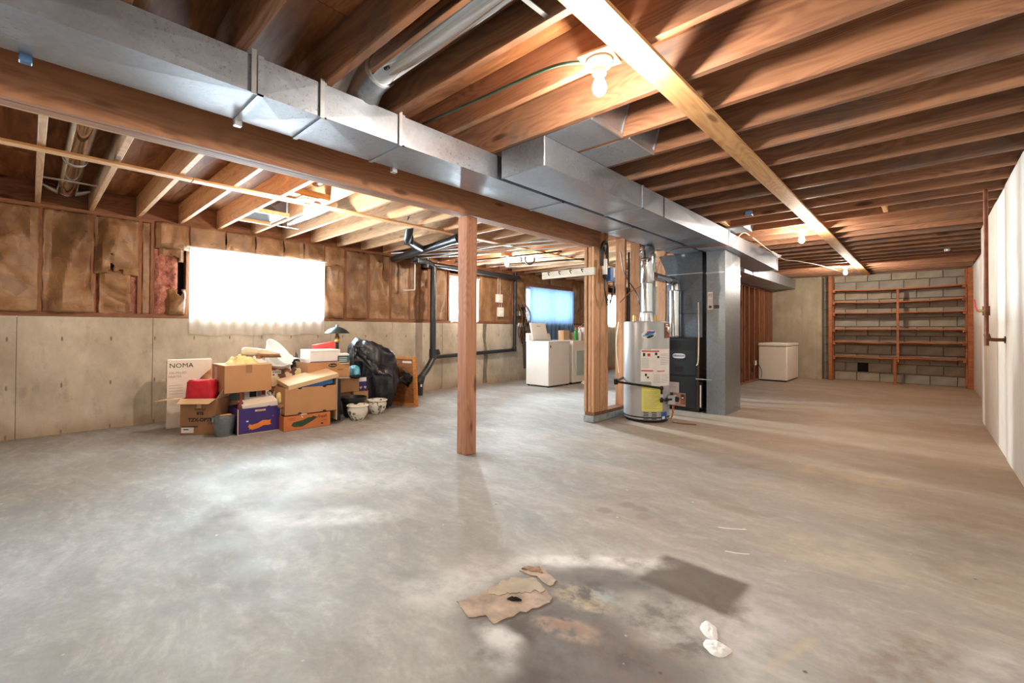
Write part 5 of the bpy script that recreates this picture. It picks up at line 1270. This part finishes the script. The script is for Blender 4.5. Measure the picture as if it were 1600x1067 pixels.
rag('dark_cloth', 'dark cloth bunched behind the white bowls', (-5.62, 2.20, .62), .10, .08, .14, 'black_cloth', 14)

# lidded brown box on the zucchini carton
z1_ = carton_open('produce_carton', 'orange printed vegetable carton on the floor at the front of the pile', (-5.09, 2.07, 0), R(87), .485, .36, .155, 'card_orange')
MB().prism([(-.17,-.1812,.055),(-.14,-.1812,.035),(-.06,-.1812,.03),(0,-.1812,.055),(.07,-.1812,.09),(.10,-.1812,.115),(.06,-.1812,.13),(.03,-.1812,.118),(.01,-.1812,.122),(-.05,-.1812,.10),(-.15,-.1812,.085)], (0,.001,0)).build('vegetable_print', M['ink_green'], z1_)
text('lettering', 'Fresh', .048, M['ink_brown'], z1_, (.15,-.1815,.115), FRX, shear=.25, bold=.0015)
for k in range(3): bx('print_line', -.21+.01*k, -.13, -.1812, -.180, .13-.012*k, .134-.012*k, M['ink_brown'], z1_)
bx('print_spot', .14, .165, -.1812, -.180, .03, .045, M['ink'], z1_); text('lettering', 'ZUCCHINI', .02, M['ink_brown'], z1_, (.16,-.1815,.07), FRX)
lump('pale_bundle', 'pale green bundle showing between the two front cartons', (-5.02, 2.02, .10), (.10,.05,.04), R(5), 'paper_white', 21, 'bundle', .2, 3)
b9 = carton_open('lidded_carton', 'brown carton with a tilted lid in front of the produce boxes', (-5.10, 2.115, .162), R(86), .535, .36, .285, 'card')
for x_ in (-.12, .14): MB().prism([(x_+.022*math.cos(math.pi+math.pi*i/8), -.1812, .285+.018*math.sin(math.pi+math.pi*i/8)) for i in range(9)], (0,.002,0)).build('hand_hole', M['ink'], b9); MB().prism([(x_+.022*math.cos(math.pi*i/8), -.1812, .002+.018*math.sin(math.pi*i/8)) for i in range(9)], (0,.002,0)).build('hand_hole', M['ink'], b9)
ld = MB().box(-.27,.27,-.19,.19,-.05,0).build('carton_lid', M['card_in'], b9, loc=(.02,0,.385), rot=(R(6), R(-11), 0), bevel=.003)
fb = carton_closed('blue_binder', 'glossy blue binder poking out under the tilted carton lid', (-5.00, 2.15, .44), R(84), .40, .14, .05, 'plastic_blue', 'binder', tape=False); fb.rotation_euler = (R(4), R(-9), R(84))
MB().box(-.003,.003,-.17,.17,-.25,.27).build('torn_side', M['card_in'], b9, loc=(.275,-.02,.14))

# tall dark slab behind
ds = carton_closed('dark_case', 'tall black case standing between the lidded carton and the black pot', (-5.30, 2.46, 0), R(88), .12, .45, .48, 'black', 'case', tape=False)
# brown box with the oval mark and what is on it
u8 = carton_closed('storage_box', 'plain box hidden under the oval-marked carton', (-5.50, 2.305, 0), R(90), .15, .36, .49, 'card_dark', tape=False)
b8 = carton_open('oval_mark_carton', 'long brown carton with a black oval mark, high at the back', (-5.42, 2.435, .492), R(90), .505, .42, .195, 'card')
MB().prism([(.04+.052*math.cos(2*math.pi*i/24), -.2112, .150+.024*math.sin(2*math.pi*i/24)) for i in range(24)], (0,.001,0)).build('oval_mark', M['ink'], b8)
text('lettering', 'Brother', .026, M['card_in'], b8, (.04,-.2118,.150), FRX, shear=.2)
bx('print_block', .10, .17, -.2112, -.210, .085, .105, M['card_dark'], b8)
for k in range(3): bx('print_line', -.06, .04, -.2112, -.210, .105-.014*k, .108-.014*k, M['card_dark'], b8)
fl_ = carton_closed('flat_box', 'white shallow box lying on the oval-marked carton', (-5.38, 2.40, .64), R(90), .36, .28, .19, 'paper_white', tape=False)
bx('print_line', -.17, .17, -.1412, -.140, .165, .168, M['ink_grey'], fl_)
pf = carton_closed('purple_folder', 'purple folder edge sticking up in the oval-marked carton', (-5.24, 2.42, .52), R(90), .40, .03, .175, 'card_purple', 'folder', tape=False)
rt = carton_closed('red_case', 'red plastic case behind the white shallow box', (-5.58, 2.56, .70), R(78), .26, .05, .20, 'plastic_red', 'case', tape=False); rt.rotation_euler = (0, R(-10), R(78))
gb = carton_closed('small_carton', 'small teal and white carton at the end of the oval-marked carton', (-5.30, 2.64, .655), R(70), .13, .22, .12, 'card_white', tape=False)
bx('print_block', -.066, .066, -.1112, -.110, .01, .10, plain('teal_print', lin(40,86,84), .5, 0, .3, 20), gb); bx('print_block', -.0662, -.065, -.10, .10, .01, .07, M['ink_grey'], gb)
for k in range(3): bx('print_line', -.05, .04, -.1118, -.1111, .03+.02*k, .036+.02*k, M['paper_white'], gb)
# small boxes at the end of the pile
s1 = carton_closed('small_carton', 'small brown box resting on two others beside the bin bag', (-5.53, 2.79, .275), R(90), .25, .28, .17, 'card', tape=False)
s2 = carton_closed('small_carton', 'small brown box behind the black pot, nearer the lidded carton', (-5.53, 2.735, 0), R(90), .18, .18, .272, 'card_dark', tape=False)
s3 = carton_closed('small_carton', 'small brown box behind the black pot, nearer the bin bag', (-5.52, 2.94, 0), R(90), .21, .26, .272, 'card', tape=False)
pv = carton_closed('purple_packet', 'purple packet with pale hearts beside the bin bag', (-5.47, 2.975, .276), R(86), .12, .16, .17, 'card_purple', 'packet', tape=False)
for x_ in (-.03, .03): MB().prism([(x_+dx, -.0812, .04+dz) for dx, dz in ((0,-.018),(.02,.004),(.017,.016),(.008,.018),(0,.01),(-.008,.018),(-.017,.016),(-.02,.004))], (0,.001,0)).build('heart_print', M['paper_pink'], pv)
bx('white_band', -.0605, .0605, -.0815, -.080, .12, .172, M['paper_white'], pv)
sk = lump('sky_blue_pack', 'sky-blue plastic pack tucked under the bin bag', (-5.42, 2.86, .448), (.06,.12,.08), R(80), 'plastic_sky', 8, 'pack', .15, 3)
lump('dark_bundle', 'dark bundle beneath the sky-blue pack', (-5.36, 2.84, .446), (.05,.10,.028), R(85), 'black_cloth', 12, 'bundle', .15, 3)

# pots
bp = thing('black_pot', 'large black plastic flower pot behind the two painted pots', 'pot', (-5.19, 2.73, 0))
bp.scale = (.92,.92,1)
MB().lathe([(0,.005),(.10,.005),(.125,.02),(.158,.20),(.172,.205),(.175,.24),(.165,.245),(.15,.20),(.12,.03),(0,.03)], 32).build('pot_body', M['black'], bp, smooth=30)
bx('inner_soil', -.09, .09, -.09, .09, .035, .06, M['dark'], bp)
def flower_pot(label, x, y, rz, s=1.0):
    t = thing('painted_pot', label, 'pot', (x, y, 0), rz, 'painted flower pots')
    MB().lathe([(0,.006),(.055*s,.006),(.06*s,0),(.068*s,.006),(.075*s,.02),(.108*s,.075),(.12*s,.125),(.112*s,.150),(.118*s,.165),(.126*s,.172),(.122*s,.180),(.108*s,.176),(.10*s,.15),(.105*s,.12),(.06*s,.03),(0,.025)], 36).build('pot_body', M['pot'], t, smooth=40)
    MB().lathe([(.113*s,.163),(.127*s,.168),(.129*s,.175),(.118*s,.183),(.107*s,.178)], 36).build('pot_rim', M['porcelain'], t, smooth=60)
    return t
flower_pot('white flower-painted pot in front of the black pot', -4.955, 2.665, 0)
flower_pot('white flower-painted pot beside the bin bag', -5.15, 3.03, R(70), 1.02)

# bin bag draped over the end of the pile
bg = thing('bin_bag', 'big shiny black bin bag draped over the end of the pile', 'bag', (-5.62, 3.25, 0))
def bagP(u, v):
    th = 2*math.pi*u; hh = v
    pr = [(.0,.29),(.12,.33),(.3,.36),(.5,.39),(.7,.40),(.85,.38),(.95,.30),(1.0,.0)]
    for (a, ra_), (b, rb_) in zip(pr, pr[1:]):
        if a <= hh <= b: r_ = ra_+(rb_-ra_)*(hh-a)/(b-a)
    p = Vector((math.cos(th)*1.4, math.sin(th)*1.4, hh*1.5))
    w = mnoise.noise(p*1.5)*.16 + mnoise.noise(p*3.3)*.10 - .14*max(0, 1-abs(mnoise.noise(Vector((math.cos(th)*2.2, math.sin(th)*2.2, hh*.7))))*4)
    r_ *= 1+w*min(1, (1-hh)*6)
    fall = .10*(1-hh)
    return (r_*math.cos(th)*.98, r_*math.sin(th)*.80, .015+.83*min(1,hh*1.06)*(1-.13*math.sin(th)*min(1,r_*3.5)-.10*max(0, math.sin(th))**2) + .02*mnoise.noise(p*4))
MB().grid(bagP, 64, 36).build('bag_body', M['binbag'], bg, smooth=85)
def flapP(u, v):
    y_ = -.42+.42*u; z0_ = .865-.015*u-.02*abs(math.sin(u*5)); z1_ = .66-.26*u+.04*math.sin(u*9)
    x_ = .20+.16*(1-v)*(.4+u)+.05*mnoise.noise(Vector((u*5, v*3, 2)))+.03*math.sin(u*11+v*3)
    return (x_, y_+.06*(1-v)*u + .03*mnoise.noise(Vector((u*3, v*4, 7))), z1_+(z0_-z1_)*v)
MB().grid(flapP, 26, 16).build('bag_flap', M['binbag'], bg, smooth=85, solid=.004)
def tailP(u, v):
    return (.25+.10*u+.03*mnoise.noise(Vector((u*4,v*4,3))), .25+.16*v+.04*mnoise.noise(Vector((u*3,v*5,9))), .36+.16*u-.10*v+.03*mnoise.noise(Vector((u*6,v*6,1))))
MB().grid(tailP, 12, 10).build('bag_tail', M['binbag'], bg, smooth=85, solid=.004)

# leaning framed board
A0 = Vector((-5.19,3.68,0.0)); dirv = Vector((-.93,-.28,0)).normalized(); upv = Vector((-.115,.05,.69))
fr = thing('framed_board', 'wood-framed board leaning beside the bin bag', 'framed board', A0)
Wb = .80; nrm = dirv.cross(upv).normalized()
def q_(a, b, c_=0.0): return tuple(dirv*(a*Wb) + upv*b + nrm*c_)
MB().prism([q_(.03,.03), q_(.97,.03), q_(.97,.97), q_(.03,.97)], nrm*.010).build('board_panel', M['panel_wood'], fr)
fw_ = .06
for (a0_,b0_,a1_,b1_) in ((0,0,fw_,1),(1-fw_,0,1,1),(fw_,0,1-fw_,.06),(fw_,.94,1-fw_,1)):
    MB().prism([q_(a0_,b0_,-.012), q_(a1_,b0_,-.012), q_(a1_,b1_,-.012), q_(a0_,b1_,-.012)], nrm*.034).build('frame_rail', M['frame_wood'], fr)
MB().prism([q_(.10,.86,-.006), q_(.30,.86,-.006), q_(.30,.90,-.006), q_(.10,.90,-.006)], nrm*.02).build('paper_strip', M['paper_white'], fr)
MB().prism([q_(.02,-.012,-.03), q_(.98,-.012,-.03), q_(.98,.0,-.03), q_(.02,.0,-.03)], nrm*.07).build('foot_rail', M['ink_grey'], fr)

# pewter mushroom lamp
la = thing('mushroom_lamp', 'thin black lamp with a shallow pewter mushroom shade behind the pile', 'lamp', (-5.72, 2.775, 0))
MB().lathe([(0,0),(.10,0),(.10,.015),(.02,.03),(0,.03)], 24).build('base', M['black'], la, smooth=40)
MB().tube([(0,0,.02),(0,0,.92)], .021, 12).build('stem', M['black'], la, smooth=60)
MB().lathe([(0,.90),(.03,.90),(.034,.915),(.026,.93),(.026,.95),(.036,.965),(.026,.98),(.018,1.02),(0,1.02)], 18).build('collar', M['brass'], la, smooth=40)
MB().lathe([(.0,1.025),(.155,1.020),(.158,1.026),(.12,1.062),(.06,1.095),(.02,1.105),(.018,1.125),(.008,1.135),(0,1.136)], 36).build('shade', M['lamp_metal'], la, smooth=40)

# ================================================================ THE LIFTED FLOOR TILES
def slab(name, label, poly, th, mat, cat, z=0.0, jag=.012, seed=0, sub=6):
    pts = []
    for i in range(len(poly)):
        a = Vector(poly[i]); b = Vector(poly[(i+1)%len(poly)])
        for k in range(sub):
            p = a.lerp(b, k/sub); j = jag*(mnoise.noise(Vector((p.x*30, p.y*30, seed)))+.5*mnoise.noise(Vector((p.x*80, p.y*80, seed))))
            pts.append((p.x+j, p.y-j, z))
    return tag(MB().prism(pts, (0,0,th)).build(name, M[mat]), label, cat)
slab('tile_fragment', 'broken peach floor tile glued to the concrete, largest piece', [(-1.365,1.16),(-1.335,1.30),(-1.33,1.44),(-1.24,1.50),(-1.105,1.44),(-1.095,1.41),(-1.165,1.17),(-1.22,1.185),(-1.26,1.13)], .0035, 'tile_clay', 'floor tile', 0, .016, 1, 9)
slab('tile_fragment', 'small peach tile chip with a rusty edge beyond the largest piece', [(-1.335,1.50),(-1.27,1.58),(-1.17,1.555),(-1.16,1.50),(-1.24,1.51)], .004, 'tile_clay', 'floor tile', 0, .015, 2, 5)
slab('glue_patch', 'rusty orange glue patch at the tip of the tile chip', [(-1.345,1.525),(-1.29,1.585),(-1.25,1.56),(-1.29,1.53)], .0065, 'rust', 'glue', 0, .012, 3, 5)
slab('glue_patch', 'grey mortar crust on top of the largest tile piece', [(-1.335,1.30),(-1.325,1.43),(-1.24,1.49),(-1.15,1.455),(-1.20,1.40),(-1.235,1.345),(-1.29,1.27)], .0055, 'mortar', 'glue', 0, .022, 5, 9)
def blob(label, loc, rx, ry, h, rz, mat, seed, cat, name):
    def P(u, v):
        th = 2*math.pi*u; k = 1+.22*mnoise.noise(Vector((math.cos(th)*1.6+seed, math.sin(th)*1.6, seed)))
        z_ = h*max(0, 1-v**3)*(.8+.5*mnoise.noise(Vector((v*math.cos(th)*3+seed, v*math.sin(th)*3, seed+2))))
        return (rx*k*v*math.cos(th), ry*k*v*math.sin(th), .0006+max(0,z_))
    o = MB().grid(P, 36, 10).build(name, M[mat], smooth=80); o.location = loc; o.rotation_euler = (0,0,rz); return tag(o, label, cat)
blob('white lump of plaster on the floor, rounder one nearest the viewer', (-.525,1.60,0), .045, .040, .010, 0, 'plaster', 3, 'plaster', 'plaster_lump')
blob('white plaster smear just behind the round plaster lump', (-.575,1.675,0), .028, .05, .008, R(30), 'plaster', 6, 'plaster', 'plaster_lump')
blob('dark curl of tile glue on the largest tile piece', (-1.205,1.325,.005), .030, .010, .012, R(35), 'dark', 9, 'glue', 'glue_curl')
